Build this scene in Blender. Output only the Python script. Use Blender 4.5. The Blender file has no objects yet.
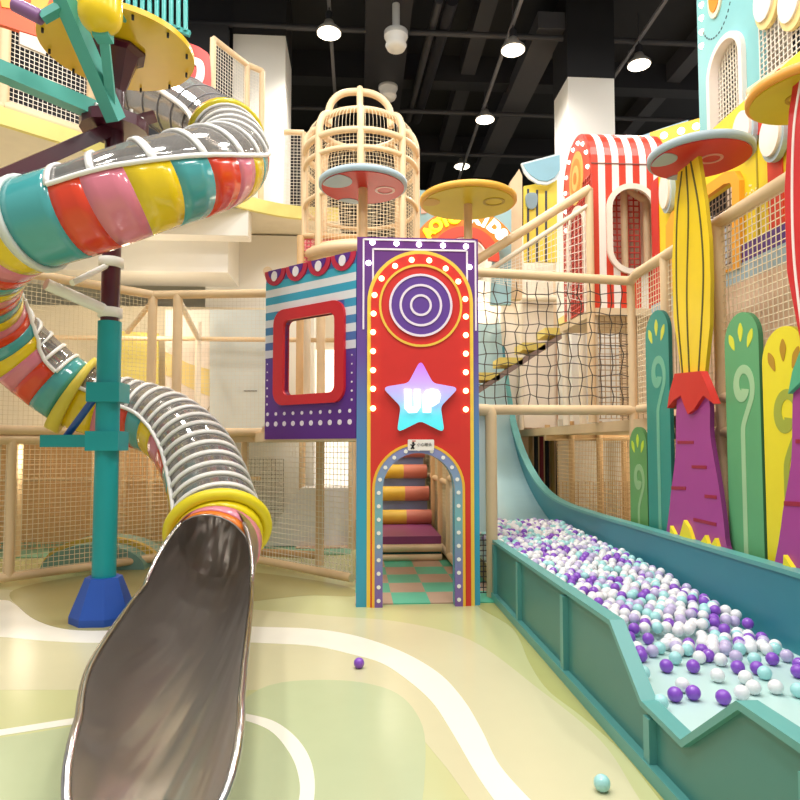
import bpy, math, random
from mathutils import Vector as V, Matrix
from mathutils.geometry import tessellate_polygon
random.seed(7)
SC = bpy.context.scene
COL = SC.collection
PI = math.pi
# ------------------------------------------------------------------ camera
F = 650.0; PP = 411.0; CZ = 1.52
YAW = math.atan(42/650); PIT = math.radians(3.0)
fw = V((math.sin(YAW)*math.cos(PIT), math.cos(YAW)*math.cos(PIT), math.sin(PIT)))
rt = V((math.cos(YAW), -math.sin(YAW), 0))
up = rt.cross(fw)
CAM = V((0, 0, CZ))
cd = bpy.data.cameras.new('camera'); co = bpy.data.objects.new('camera', cd); COL.objects.link(co)
cd.sensor_fit = 'HORIZONTAL'; cd.sensor_width = 36; cd.lens = 36*F/800; cd.shift_y = (PP-400)/800
co.matrix_world = Matrix(((rt.x, up.x, -fw.x, 0), (rt.y, up.y, -fw.y, 0), (rt.z, up.z, -fw.z, CZ), (0, 0, 0, 1)))
cd.clip_start = .05; cd.clip_end = 200
SC.camera = co
def ray(px, py): return fw + rt*((px-400)/F) + up*((PP-py)/F)
def P(px, py, x=None, y=None, z=None):          # point of the place seen at a pixel, on a plane of the place
    d = ray(px, py)
    if y is not None: t = y/d.y
    elif x is not None: t = x/d.x
    else: t = (z-CZ)/d.z
    return CAM + d*t
def G(px, py): return P(px, py, z=0)
# ------------------------------------------------------------------ materials
def lin(c):
    if isinstance(c, str):
        c = [int(c[i:i+2], 16)/255 for i in (0, 2, 4)]
    return [x/12.92 if x <= .04045 else ((x+.055)/1.055)**2.4 for x in c]
MC = {}
def M(c, rough=.45, metal=0.0, emit=0, var=.06, coat=0, bump=0, scale=6, trans=0):
    k = (c, rough, metal, emit, var, coat, bump, scale, trans)
    if k in MC: return MC[k]
    m = bpy.data.materials.new('surface_'+c); m.use_nodes = True
    nt = m.node_tree; b = nt.nodes['Principled BSDF']; L = lin(c)
    b.inputs['Base Color'].default_value = (*L, 1)
    b.inputs['Roughness'].default_value = rough; b.inputs['Metallic'].default_value = metal
    b.inputs['Coat Weight'].default_value = coat; b.inputs['Coat Roughness'].default_value = .08
    if emit:
        b.inputs['Emission Color'].default_value = (*L, 1); b.inputs['Emission Strength'].default_value = emit
    elif var:
        tc = nt.nodes.new('ShaderNodeTexCoord'); n = nt.nodes.new('ShaderNodeTexNoise'); n.inputs['Scale'].default_value = scale; n.inputs['Detail'].default_value = 4
        nt.links.new(tc.outputs['Object'], n.inputs['Vector'])
        mx = nt.nodes.new('ShaderNodeMix'); mx.data_type = 'RGBA'
        mx.inputs['A'].default_value = (*[x*(1-var) for x in L], 1); mx.inputs['B'].default_value = (*[min(1, x*(1+var)) for x in L], 1)
        nt.links.new(n.outputs['Fac'], mx.inputs['Factor']); nt.links.new(mx.outputs['Result'], b.inputs['Base Color'])
        if bump:
            bp = nt.nodes.new('ShaderNodeBump'); bp.inputs['Strength'].default_value = bump
            nt.links.new(n.outputs['Fac'], bp.inputs['Height']); nt.links.new(bp.outputs['Normal'], b.inputs['Normal'])
    MC[k] = m; return m
def M_clear(c, a):                                # thin clear acrylic
    m = bpy.data.materials.new('clear_'+c); m.use_nodes = True; nt = m.node_tree; nt.nodes.clear()
    o = nt.nodes.new('ShaderNodeOutputMaterial'); t = nt.nodes.new('ShaderNodeBsdfTransparent'); g = nt.nodes.new('ShaderNodeBsdfGlossy'); x = nt.nodes.new('ShaderNodeMixShader')
    d = nt.nodes.new('ShaderNodeBsdfDiffuse'); d.inputs['Color'].default_value = (*lin('d8d4d0'), 1); y = nt.nodes.new('ShaderNodeMixShader'); y.inputs[0].default_value = .45
    t.inputs['Color'].default_value = (*lin(c), 1); g.inputs['Roughness'].default_value = .08; g.inputs['Color'].default_value = (.9, .9, .9, 1)
    x.inputs[0].default_value = a
    nt.links.new(g.outputs[0], y.inputs[1]); nt.links.new(d.outputs[0], y.inputs[2])
    nt.links.new(t.outputs[0], x.inputs[1]); nt.links.new(y.outputs[0], x.inputs[2]); nt.links.new(x.outputs[0], o.inputs[0])
    return m
def M_grad(stops, z0, z1, rough=.4, emit=0):      # printed gradient along object z
    m = bpy.data.materials.new('printed_gradient'); m.use_nodes = True; nt = m.node_tree; b = nt.nodes['Principled BSDF']
    tc = nt.nodes.new('ShaderNodeTexCoord'); s = nt.nodes.new('ShaderNodeSeparateXYZ'); r = nt.nodes.new('ShaderNodeMapRange'); cr = nt.nodes.new('ShaderNodeValToRGB')
    r.inputs['From Min'].default_value = z0; r.inputs['From Max'].default_value = z1
    nt.links.new(tc.outputs['Object'], s.inputs[0]); nt.links.new(s.outputs['Z'], r.inputs['Value']); nt.links.new(r.outputs[0], cr.inputs[0])
    while len(cr.color_ramp.elements) < len(stops): cr.color_ramp.elements.new(.5)
    for e, (p, c) in zip(cr.color_ramp.elements, stops): e.position = p; e.color = (*lin(c), 1)
    nt.links.new(cr.outputs[0], b.inputs['Base Color']); b.inputs['Roughness'].default_value = rough
    if emit:
        nt.links.new(cr.outputs[0], b.inputs['Emission Color']); b.inputs['Emission Strength'].default_value = emit
    return m
WOOD = M('e6c9a0', .5, bump=.05, scale=9); WOOD2 = M('dcb583', .5, bump=.05, scale=9)
CREAM = M('ece0cb', .6); WHITE = M('f4f1ea', .5); NETC = M('e6d6b6', .8, var=0); NETW = M('efe8da', .8, var=0); ROPE = M('4a4038', .8)
TEAL = M('2f9a97', .35); TEALP = M('0f979b', .38); TEALD = M('3f8381', .4); STEEL = M('8f8a88', .2, 1.0, var=.12, bump=.05, scale=3)
def steel():
    m = M('cbc6c1', .3, .96, var=.08, bump=.0, scale=2.2); nt = m.node_tree; b = nt.nodes['Principled BSDF']
    tc = nt.nodes.new('ShaderNodeTexCoord'); mp = nt.nodes.new('ShaderNodeMapping'); mp.inputs['Scale'].default_value = (10, .5, 3); n = nt.nodes.new('ShaderNodeTexNoise'); n.inputs['Scale'].default_value = 1.0; n.inputs['Detail'].default_value = 1
    bp = nt.nodes.new('ShaderNodeBump'); bp.inputs['Strength'].default_value = .3; bp.inputs['Distance'].default_value = .12
    nt.links.new(tc.outputs['Object'], mp.inputs[0]); nt.links.new(mp.outputs[0], n.inputs['Vector']); nt.links.new(n.outputs['Fac'], bp.inputs['Height']); nt.links.new(bp.outputs[0], b.inputs['Normal'])
    return m
STEEL = steel()
RED = M('d9341f', .35); PINK = M('df7f92', .3); YEL = M('f0cf1b', .35); ORANGE = M('f08a2a', .4); PURP = M('6a2d86', .35)
BLK = M('17171b', .7); BLK2 = M('25252a', .6); GREYB = M('3a393d', .6)
MAROON = M('4a1626', .3, coat=.3)
BULB = M('fff3d8', emit=7); BULBW = M('fffdf5', emit=6); BULBO = M('ffcf90', emit=8)
# ------------------------------------------------------------------ mesh builder
class MB:
    def __init__(s): s.v = []; s.f = []; s.m = []; s.ms = []; s.sm = []
    def mi(s, m):
        if m not in s.ms: s.ms.append(m)
        return s.ms.index(m)
    def add(s, vs, fs, m, smooth=False):
        o = len(s.v); k = s.mi(m); s.v += [tuple(p) for p in vs]
        for f in fs: s.f.append([o+i for i in f]); s.m.append(k); s.sm.append(smooth)
        return s
    def box(s, a, b, m, rz=0, bev=0):
        c = [(a[i]+b[i])/2 for i in range(3)]; h = [abs(b[i]-a[i])/2 for i in range(3)]
        R = Matrix.Rotation(rz, 3, 'Z'); vs = []
        for x in (-1, 1):
            for y in (-1, 1):
                for z in (-1, 1): vs.append(V(c) + R @ V((x*h[0], y*h[1], z*h[2])))
        return s.add(vs, [(0, 1, 3, 2), (4, 6, 7, 5), (0, 4, 5, 1), (2, 3, 7, 6), (0, 2, 6, 4), (1, 5, 7, 3)], m)
    def bar(s, p, q, w, d, m, ref=V((0, 0, 1))):   # rectangular bar
        p, q = V(p), V(q); t = (q-p).normalized()
        if abs(t.dot(ref)) > .98: ref = V((0, 1, 0))
        a = t.cross(ref).normalized()*w/2; b = a.cross(t).normalized()*d/2; vs = []
        for e in (p, q): vs += [e-a-b, e+a-b, e+a+b, e-a+b]
        return s.add(vs, [(3, 2, 1, 0), (4, 5, 6, 7), (0, 1, 5, 4), (1, 2, 6, 5), (2, 3, 7, 6), (3, 0, 4, 7)], m)
    def tube(s, pts, r, m, n=10, closed=False, caps=True):
        pts = [V(p) for p in pts]; N = len(pts); rs = r if isinstance(r, (list, tuple)) else [r]*N
        vs = []; ref = None
        for i, p in enumerate(pts):
            if closed: t = pts[(i+1) % N]-pts[i-1]
            else: t = pts[min(i+1, N-1)]-pts[max(i-1, 0)]
            t.normalize()
            if ref is None:
                ref = V((0, 0, 1)) if abs(t.z) < .9 else V((1, 0, 0))
            a = ref - t*ref.dot(t)
            if a.length < 1e-4: a = t.orthogonal()
            a.normalize(); ref = a; b = t.cross(a)
            for k in range(n):
                w = 2*PI*k/n; vs.append(p+(a*math.cos(w)+b*math.sin(w))*rs[i])
        fs = []
        for i in range(N if closed else N-1):
            j = (i+1) % N
            for k in range(n):
                l = (k+1) % n; fs.append((i*n+k, j*n+k, j*n+l, i*n+l)[::-1])
        s.add(vs, fs, m, n > 4)
        if caps and not closed:
            s.add(vs[:n], [tuple(range(n))], m); s.add(vs[-n:], [tuple(range(n))[::-1]], m)
        return s
    def lathe(s, prof, c, m, n=32, axis=V((0, 0, 1)), smooth=True):   # prof: (radius, height)
        axis = V(axis).normalized(); a = axis.orthogonal().normalized(); b = axis.cross(a); c = V(c); vs = []; fs = []
        for r, h in prof:
            for k in range(n):
                w = 2*PI*k/n; vs.append(c+axis*h+(a*math.cos(w)+b*math.sin(w))*r)
        for i in range(len(prof)-1):
            for k in range(n):
                l = (k+1) % n; fs.append((i*n+k, i*n+l, (i+1)*n+l, (i+1)*n+k))
        s.add(vs, fs, m, smooth)
        if prof[0][0] > 1e-4: s.add(vs[:n], [tuple(range(n))[::-1]], m)
        if prof[-1][0] > 1e-4: s.add(vs[-n:], [tuple(range(n))], m)
        return s
    def ball(s, c, r, m, n=8, k=5, sz=1):
        prof = [(max(1e-5, r*math.sin(PI*i/k)), -r*sz*math.cos(PI*i/k)) for i in range(k+1)]
        return s.lathe(prof, c, m, n)
    def prism(s, fr, loops, n0, n1, m, side=None):  # polygon (with holes) in a frame, real thickness
        side = side or m
        pl = [[V((u, v, 0)) for u, v in lp] for lp in loops]
        tri = tessellate_polygon(pl); flat = [p for l in pl for p in l]
        fro = [fr.at(p.x, p.y, n1) for p in flat]; bak = [fr.at(p.x, p.y, n0) for p in flat]
        tf = []
        for t in tri:
            a, b, c = (flat[i] for i in t)
            if (b-a).cross(c-a).z < 0: t = (t[0], t[2], t[1])
            tf.append(tuple(t))
        s.add(fro, tf, m); s.add(bak, [t[::-1] for t in tf], side)
        o = 0
        for h, l in enumerate(pl):
            N = len(l); ar = sum(l[i].x*l[(i+1) % N].y-l[(i+1) % N].x*l[i].y for i in range(N)); flip = (ar < 0) != (h > 0)
            vs = []; fs = []
            for i in range(N): vs += [fro[o+i], bak[o+i]]
            for i in range(N):
                j = (i+1) % N; q = (2*i, 2*i+1, 2*j+1, 2*j); fs.append(q[::-1] if flip else q)
            s.add(vs, fs, side); o += N
        return s
    def build(s, name, parent=None, label=None):
        me = bpy.data.meshes.new(name); me.from_pydata(s.v, [], s.f)
        for m in s.ms: me.materials.append(m)
        me.polygons.foreach_set('material_index', s.m); me.polygons.foreach_set('use_smooth', s.sm)
        me.update(); o = bpy.data.objects.new(name, me); COL.objects.link(o)
        if parent:
            o.parent = parent; o.matrix_parent_inverse = Matrix.Translation(-parent.location)
        if label: o['label'] = label
        return o
def tag(o, label, cat, group=None, kind=None):
    o['label'] = label; o['category'] = cat
    if group: o['group'] = group
    if kind: o['kind'] = kind
    return o
def thing(name, label, cat, loc=(0, 0, 0), group=None):
    o = bpy.data.objects.new(name, None); o.empty_display_size = .1; COL.objects.link(o); o.location = loc
    return tag(o, label, cat, group)
def struct(o): o['kind'] = 'structure'; return o
def dup(root, delta, label, group=None):
    r = root.copy(); COL.objects.link(r); r.location = root.location+V(delta); r['label'] = label
    if group: r['group'] = group
    for ch in list(root.children):
        c = ch.copy(); COL.objects.link(c); c.parent = r
        for g in ch.children:
            d = g.copy(); COL.objects.link(d); d.parent = c
    return r
class Fr:
    def __init__(s, O, U, W=(0, 0, 1)):
        s.O = V(O); s.U = V(U).normalized(); s.W = V(W).normalized(); s.N = s.U.cross(s.W).normalized()
    def at(s, u, v, n=0): return s.O+s.U*u+s.W*v+s.N*n
    def uv(s, px, py):
        d = ray(px, py); t = (s.O-CAM).dot(s.N)/d.dot(s.N); q = CAM+d*t-s.O
        return (q.dot(s.U), q.dot(s.W))
    def px(s, pts): return [s.uv(*p) for p in pts]
def circ(u, v, r, n=40, ry=None): return [(u+r*math.cos(2*PI*i/n), v+(ry or r)*math.sin(2*PI*i/n)) for i in range(n)]
def rrect(u0, v0, u1, v1, r, n=6):
    o = []
    for cx, cy, a in ((u1-r, v1-r, 0), (u0+r, v1-r, 90), (u0+r, v0+r, 180), (u1-r, v0+r, 270)):
        for i in range(n+1):
            w = math.radians(a+90*i/n); o.append((cx+r*math.cos(w), cy+r*math.sin(w)))
    return o
def arch(u0, v0, u1, v1, n=20):   # arch: straight sides, round top; starts bottom right, goes round to bottom left
    r = (u1-u0)/2; c = (u0+u1)/2
    return [(u1, v0)]+[(c+r*math.cos(PI*i/n), v1-r+r*math.sin(PI*i/n)) for i in range(n+1)]+[(u0, v0)]
def smooth2(pts, k=6, closed=False):
    pts = [V((*p, 0)) if len(p) == 2 else V(p) for p in pts]; N = len(pts); out = []
    for i in range(N if closed else N-1):
        if closed: a, b, c, d = pts[i-1], pts[i], pts[(i+1) % N], pts[(i+2) % N]
        else: b, c = pts[i], pts[i+1]; a = pts[i-1] if i else b*2-c; d = pts[i+2] if i+2 < N else c*2-b
        for j in range(k):
            t = j/k; out.append(.5*((2*b)+(c-a)*t+(2*a-5*b+4*c-d)*t*t+(3*b-a-3*c+d)*t**3))
    if not closed: out.append(pts[-1])
    return out
def sm(pts, k=6, closed=True): return [(p.x, p.y) for p in smooth2(pts, k, closed)]
def ribbon(pts, w):                # outline of a stroke of width w
    P2 = [V((p[0], p[1])) for p in pts]; L = []; R = []
    for i, p in enumerate(P2):
        t = (P2[min(i+1, len(P2)-1)]-P2[max(i-1, 0)]).normalized(); n = V((-t.y, t.x)); h = (w[i] if isinstance(w, list) else w)/2
        L.append(tuple(p+n*h)); R.append(tuple(p-n*h))
    return L, R
def stroke(mb, fr, pts, w, n0, n1, m, closed=False):
    L, R = ribbon(pts, w); N = len(pts)
    vs = []
    for a, b in zip(L, R): vs += [fr.at(*a, n1), fr.at(*b, n1), fr.at(*a, n0), fr.at(*b, n0)]
    fs = []
    for i in range(N if closed else N-1):
        a, b = 4*i, 4*((i+1) % N); fs += [(a, a+1, b+1, b), (a+2, a, b, b+2), (a+1, a+3, b+3, b+1), (a+3, a+2, b+2, b+3)]
    if not closed: fs += [(0, 2, 3, 1), (4*N-4, 4*N-3, 4*N-1, 4*N-2)]
    mb.add(vs, fs, m)
def net(mb, a, b, c, d, cell, m, r=.004, jit=0):   # knotted net in the quad a(bottom left) b(bottom right) c(top right) d(top left)
    a, b, c, d = V(a), V(b), V(c), V(d)
    nu = max(2, round(((b-a).length+(c-d).length)/2/cell)); nv = max(2, round(((d-a).length+(c-b).length)/2/cell))
    def at(u, v): return a.lerp(b, u).lerp(d.lerp(c, u), v)
    if jit:
        g = {(i, j): at(min(1, max(0, (i+(random.uniform(-jit, jit) if 0 < j < nv else 0))/nu)), min(1, max(0, (j+random.uniform(-jit, jit))/nv)) if 0 < j < nv else j/nv) for i in range(nu+1) for j in range(nv+1)}
        for i in range(nu+1): mb.tube([g[i, j] for j in range(nv+1)], r, m, 3, caps=False)
        for j in range(1, nv): mb.tube([g[i, j] for i in range(nu+1)], r, m, 3, caps=False)
        return mb
    for i in range(nu+1): mb.tube([at(i/nu, 0), at(i/nu, 1)], r, m, 3, caps=False)
    for j in range(nv+1): mb.tube([at(0, j/nv), at(1, j/nv)], r, m, 3, caps=False)
    return mb
def rail(p, q, r, name, parent, m=None, label=None, n=12):
    return MB().tube([p, q], r, m or WOOD, n).build(name, parent, label)
def text_mesh(s, size, ext, m, off=0.0):
    cu = bpy.data.curves.new('writing', 'FONT'); cu.body = s; cu.size = size; cu.extrude = ext; cu.offset = off; cu.align_x = 'CENTER'; cu.align_y = 'CENTER'
    o = bpy.data.objects.new('writing', cu); COL.objects.link(o)
    dg = bpy.context.evaluated_depsgraph_get(); me = bpy.data.meshes.new_from_object(o.evaluated_get(dg))
    bpy.data.objects.remove(o); me.materials.clear(); me.materials.append(m); return me
def put_text(name, s, size, ext, m, fr, u, v, n, parent, rot=0, off=0.0, sx=1):
    me = text_mesh(s, size, ext, m, off); c, q = math.cos(rot), math.sin(rot)
    me.transform(Matrix.Scale(sx, 4, (1, 0, 0)))
    me.transform(Matrix(((c, -q, 0, 0), (q, c, 0, 0), (0, 0, 1, 0), (0, 0, 0, 1))))
    B = Matrix(((fr.U.x, fr.W.x, fr.N.x, 0), (fr.U.y, fr.W.y, fr.N.y, 0), (fr.U.z, fr.W.z, fr.N.z, 0), (0, 0, 0, 1)))
    me.transform(Matrix.Translation(fr.at(u, v, n)) @ B)
    o = bpy.data.objects.new(name, me); COL.objects.link(o)
    if parent: o.parent = parent; o.matrix_parent_inverse = Matrix.Translation(-parent.location)
    return o
# ================================================================== SETTING
FL = M('c6c893', .22, var=.04, scale=1.2, coat=.15)
struct(MB().box((-9, -3, -.12), (9, 24, 0), FL).build('floor'))
FW = M('efebdd', .28, var=.02); FO = M('aaa46f', .26, var=.03); FG = M('b9c39b', .24, var=.03); FD = M('b3b472', .26, var=.03); FS = M('cec9a4', .24, var=.02)
FZ = Fr((0, 0, 0), (1, 0, 0), (0, 1, 0))
def floor_art(n, pts, m, h, k=6):
    pl = [(G(*p).x, G(*p).y) for p in pts]
    struct(MB().prism(FZ, [sm(pl, k) if k else pl], .0002, h, m).build('trim_%d' % n))
def band(n, top, bot, m, h):
    a = sm([(G(*p).x, G(*p).y) for p in top], 6, False); b = sm([(G(*p).x, G(*p).y) for p in bot], 6, False)
    struct(MB().prism(FZ, [a+b[::-1]], .0002, h, m).build('trim_%d' % n))
# painted floor shapes
band(1, [(-60, 588), (12, 590), (120, 600), (258, 610), (330, 616), (400, 622), (470, 640), (540, 690), (600, 740), (640, 800)],
     [(-60, 690), (95, 690), (170, 690), (258, 690), (330, 690), (400, 720), (440, 760), (470, 800), (500, 830), (560, 850)], FS, .0008)
floor_art(2, [(478, 606), (512, 628), (530, 664), (548, 690), (580, 715), (620, 750), (660, 800), (700, 850), (640, 700), (560, 640), (500, 603)], FD, .0016)
floor_art(3, [(14, 590), (20, 608), (45, 624), (90, 632), (140, 628), (200, 610), (300, 596), (356, 596), (340, 585), (260, 573), (170, 566), (80, 576)], FO, .0016)
band(4, [(-60, 600), (0, 600), (14, 604), (35, 620), (70, 630), (130, 630), (200, 625), (258, 627), (312, 629), (356, 636), (400, 651), (437, 672), (462, 698), (481, 729), (500, 766), (540, 810), (580, 850)],
     [(-60, 634), (0, 637), (45, 641), (95, 643), (170, 642), (210, 641), (258, 643), (312, 646), (350, 654), (381, 663), (406, 679), (431, 701), (450, 729), (475, 772), (494, 800), (510, 820), (540, 850)], FW, .0024)
floor_art(5, [(258, 690), (330, 680), (390, 690), (420, 720), (425, 770), (410, 830), (340, 850), (290, 840), (240, 840), (200, 760)], FG, .0012)
floor_art(6, [(-60, 745), (0, 738), (70, 727), (150, 712), (240, 712), (285, 730), (305, 760), (308, 810), (290, 850), (-60, 850)], M('b4be97', .24, var=.03), .0014)
band(7, [(-60, 738), (0, 730), (70, 719), (150, 708), (215, 709), (246, 714), (275, 722), (298, 740), (312, 765), (314, 800), (300, 850)],
     [(-60, 744), (0, 736), (70, 725), (150, 714), (215, 715), (246, 721), (270, 731), (286, 748), (297, 770), (299, 800), (280, 850)], FW, .0024)
# dark industrial ceiling
struct(MB().box((-12, 2, 9.6), (12, 24, 9.8), BLK).build('ceiling'))
struct(MB().box((-12, 23.9, 0), (12, 24.1, 9.8), BLK).build('wall_back'))
n = 1
def trim(mb):
    global n; n += 1
    return struct(mb.build('trim_%d' % (n+10)))
for y in (6, 9.5, 13, 16.5, 20): trim(MB().box((-12, y, 9.05), (12, y+.35, 9.6), BLK2))
for x in (-4.2, 2.1, 6.5): trim(MB().box((x, 2, 9.2), (x+.3, 24, 9.6), GREYB))
def cth(name, mb, label, cat, group=None): return tag(mb.build(name), label, cat, group)
DUCT = M('2c2b30', .45, .3)
cth('air_duct', MB().box((.1, 5, 8.55), (.85, 20, 9.05), DUCT), 'wide dark rectangular air duct under the ceiling carrying the white vents', 'duct')
cth('ceiling_pipe', MB().tube([P(452, 0, z=8.9), P(416, 120, z=8.9)], .11, DUCT), 'thicker dark round pipe on the ceiling between the two lamp rows', 'pipe', 'pair of dark ceiling pipes')
cth('ceiling_pipe', MB().tube([P(439, 0, z=8.9), P(408, 120, z=8.9)], .07, GREYB), 'thinner grey pipe alongside the thick dark ceiling pipe', 'pipe', 'pair of dark ceiling pipes')
cth('ceiling_beam', MB().bar(P(552, 20, z=9.0), P(482, 172, z=9.0), .5, .3, M('47464a', .6)), 'grey sloping ceiling beam left of the white square column', 'beam')
for i, (yy, hh, lab) in enumerate(((11.0, 8.75, 'nearest thin cross pipe under the black ceiling'), (13.6, 8.7, 'middle cross pipe hung across the black ceiling'), (15.6, 8.7, 'farthest cross pipe hung across the black ceiling'))):
    cth('sprinkler_pipe', MB().tube([(-6, yy, hh), (8, yy, hh)], .05, GREYB, 8), lab, 'pipe', 'sprinkler cross pipes')
# white vents on the duct
vp = MB()
for k, (px, py, y, lab) in enumerate(((396, 42, 10.0, 'nearest round white ceiling vent, highest in the picture'), (388, 93, 12.4, 'middle round white ceiling vent above the birdcage tower'), (383, 126, 14.6, 'farthest round white ceiling vent, seen through the birdcage net'))):
    q = P(px, py, y=y); t = thing('ceiling_vent', lab, 'vent', q, 'round white ceiling vents')
    MB().lathe([(.19, .08), (.19, .16), (.1, .2), (.06, .24), (.06, 8.54-q.z)], q, M('b8b6b2', .5), 24).build('neck', t)
    MB().lathe([(.02, -.12), (.14, -.12), (.17, -.06), (.15, 0), (.19, .08)], q, M('dcdad6', .5), 24).build('diffuser', t)
# pendant lamps
lamps = [(329, 31, 10.4, 'pendant lamp above the birdcage, the left lamp standing alone'), (513, 48, 10.4, 'nearest pendant lamp of the middle row, left of the square column'),
         (485, 118, 13.2, 'second pendant lamp of the middle row'), (462, 165, 16.2, 'farthest and smallest pendant lamp of the middle row'), (639, 63, 10.9, 'pendant lamp right of the white square column')]
lp = []
for i, (px, py, y, lab) in enumerate(lamps):
    q = P(px, py, y=y); lp.append(q)
    t = thing('pendant_lamp', lab, 'lamp', q, 'industrial pendant lamps')
    MB().lathe([(.205, -.04), (.2, .0), (.1, .1), (.07, .17), (.0001, .18)], q, M('cfc9c0', .35, .6), 28).build('lamp_shade', t)
    MB().lathe([(.0001, -.05), (.19, -.045), (.19, -.035)], q, M('fff1d6', emit=9), 28).build('lens', t)
    MB().tube([q+V((0, 0, .17)), (q.x, q.y, 9.2)], .012, GREYB, 6).build('cord', t)
    MB().lathe([(.06, .17), (.06, .3), (.03, .34)], q, BLK2, 12).build('socket', t)
d0 = lp[3]-lp[1]; d0.z = 0; d0.normalize()
for a, b, lab in ((lp[1]-d0*4, lp[1]+d0*11, 'thin lighting track along the middle row of pendant lamps'), (lp[4]-d0*3, lp[4]+d0*3.2, 'thin lighting track over the right pendant lamp'), (lp[0]-V((0, 4, 0)), lp[0]+V((0, 6, 0)), 'thin lighting track over the left pendant lamp')):
    cth('light_track', MB().bar(a+V((0, 0, .42)), b+V((0, 0, .42)), .06, .05, M('6b6a6e', .5)), lab, 'track', 'lighting tracks')
# columns and walls
PAINT = M('efece4', .6, var=.02, scale=1)
a = P(571, 300, y=10.8); b = P(618, 300, y=10.8)
trim(MB().box((a.x, 10.8, 0), (b.x, 11.6, P(600, 78, y=10.8).z), PAINT))
trim(MB().box((a.x-.01, 10.79, P(600, 78, y=10.8).z), (b.x+.01, 11.61, 9.6), BLK))
xl, xr, zt = P(231, 200, y=11).x, P(284, 200, y=11).x, P(284, 36, y=11).z
trim(MB().box((xl, 11, 0), (xr, 12, zt), PAINT)); trim(MB().box((xl-.01, 10.99, zt), (xr+.01, 12, 9.6), BLK))
trim(MB().box((-12, 11.2, zt-.6), (xl, 11.5, 9.6), BLK2))
# white mall walls on the left under the upper deck
struct(MB().box((P(206, 250, y=10.6).x, 10.6, 0), (-.72, 11.0, 4.95), PAINT).build('wall_left'))
trim(MB().box((-9, 9.7, P(200, 272, y=9.7).z), (P(228, 250, y=9.7).x, 10.6, 4.95), PAINT))
trim(MB().box((-9, 9.4, 4.55), (P(248, 230, y=9.4).x, 9.7, 4.95), PAINT))
trim(MB().box((-9, 11.6, 0), (P(206, 250, y=11).x+.2, 11.8, 4.95), M('d9d2bb', .6, var=.03, scale=1)))
trim(MB().bar(P(196, 272, y=11.4), P(196, 250, y=11.4), .05, .05, BLK2))
cth('ceiling_bracket', MB().bar(P(180, 282, y=10.9), P(205, 270, y=10.9), .04, .04, GREYB).bar(P(187, 262, y=10.9), P(187, 281, y=10.9), .03, .03, GREYB), 'small dark metal bracket under the white soffit', 'bracket')
# back wall of the lower play floor, warm cream
struct(MB().box((-9, 13.4, 0), (2.0, 13.6, 5.2), M('ecdcc2', .6, var=.03, scale=1)).build('wall_far'))
struct(MB().box((2.0, 13.4, 0), (9, 13.6, 5.4), M('ecd0ac', .6, var=.03, scale=1)).build('wall_right'))
# lights: ceiling lamps of the hall, added warm fill points, daylight-white bounce from the open hall
def light(kind, loc, e, c, **kw):
    d = bpy.data.lights.new('hall_light', kind); d.energy = e; d.color = c
    for k, v in kw.items(): setattr(d, k, v)
    o = bpy.data.objects.new('hall_light', d); COL.objects.link(o); o.location = loc; return o
for q in lp: light('SPOT', q+V((0, 0, -.1)), 500, (1, .95, .88), spot_size=math.radians(150), spot_blend=.6, shadow_soft_size=.2)
for x, y in ((-4, 1.2), (-1, .2), (2, .2), (-4.5, 4.2), (-1.2, 3.2), (1.6, 3.2), (4.5, 3), (-1, 6.3), (1.8, 6.4), (-4, 7.2), (4.6, 6.2)):
    light('AREA', (x, y, 8.6), 190, (1, .97, .92), shape='DISK', size=.9)
for x, y, z, e in ((-3, 9.3, 3.3, 40), (-4.6, 8.4, 2.9, 24), (.3, 10.2, 2.9, 50), (4.5, 9.5, 1.55, 45), (4.8, 6.5, 1.6, 40), (4.3, 11.5, 4.6, 60), (-4.5, 9.0, 1.35, 26), (-2.9, 9.4, 1.35, 18), (-1, 11, 1.5, 30), (2.2, 12, 4.2, 50), (.6, 8.6, 3.3, 12), (4.6, 5, 3.6, 30)):  # warm fills added to brighten under decks and inside frames, no fixtures there
    light('POINT', (x, y, z), e, (1, .88, .7), shadow_soft_size=.25)
w = bpy.data.worlds.new('hall'); SC.world = w; w.use_nodes = True
w.node_tree.nodes['Background'].inputs[0].default_value = (1, .98, .95, 1); w.node_tree.nodes['Background'].inputs[1].default_value = .62
vs = SC.view_settings; vs.view_transform = 'Standard'; vs.look = 'None'; vs.gamma = 1; vs.use_curve_mapping = False; vs.exposure = -0.48
# ================================================================== SPIRAL SLIDE
def Q(px, py, y): return P(px, py, y=y)
RT = .345
cp = [(112, 78, 8.0), (150, 94, 7.55), (192, 114, 7.15), (226, 139, 6.65), (231, 160, 5.95), (205, 171, 5.35), (150, 186, 5.02), (90, 207, 4.98), (12, 234, 5.15), (-20, 273, 5.75), (-14, 312, 6.35), (20, 352, 6.75), (72, 393, 6.95), (120, 410, 7.05), (165, 425, 6.9), (198, 460, 6.5)]
path = [Q(*c) for c in cp]+[V((-1.22, 5.85, .77)), V((-1.23, 5.45, .58)), V((-1.19, 5.0, .54))]
fine = smooth2(path, 24)
def nearest(p):
    p = V(p); return min(range(len(fine)), key=lambda i: (fine[i]-p).length)
cum = [0]
for i in range(1, len(fine)): cum.append(cum[-1]+(fine[i]-fine[i-1]).length)
def at_s(s):
    import bisect
    i = min(max(bisect.bisect(cum, s)-1, 0), len(fine)-2); L = cum[i+1]-cum[i]; t = (s-cum[i])/L if L else 0
    p = fine[i].lerp(fine[i+1], t); a = fine[max(i-3, 0)]; b = fine[min(i+4, len(fine)-1)]
    T = (b-a).normalized(); U = (V((0, 0, 1))-T*T.z).normalized(); return p, T, U, T.cross(U)
S = [cum[24*i] for i in range(len(path))]
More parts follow.
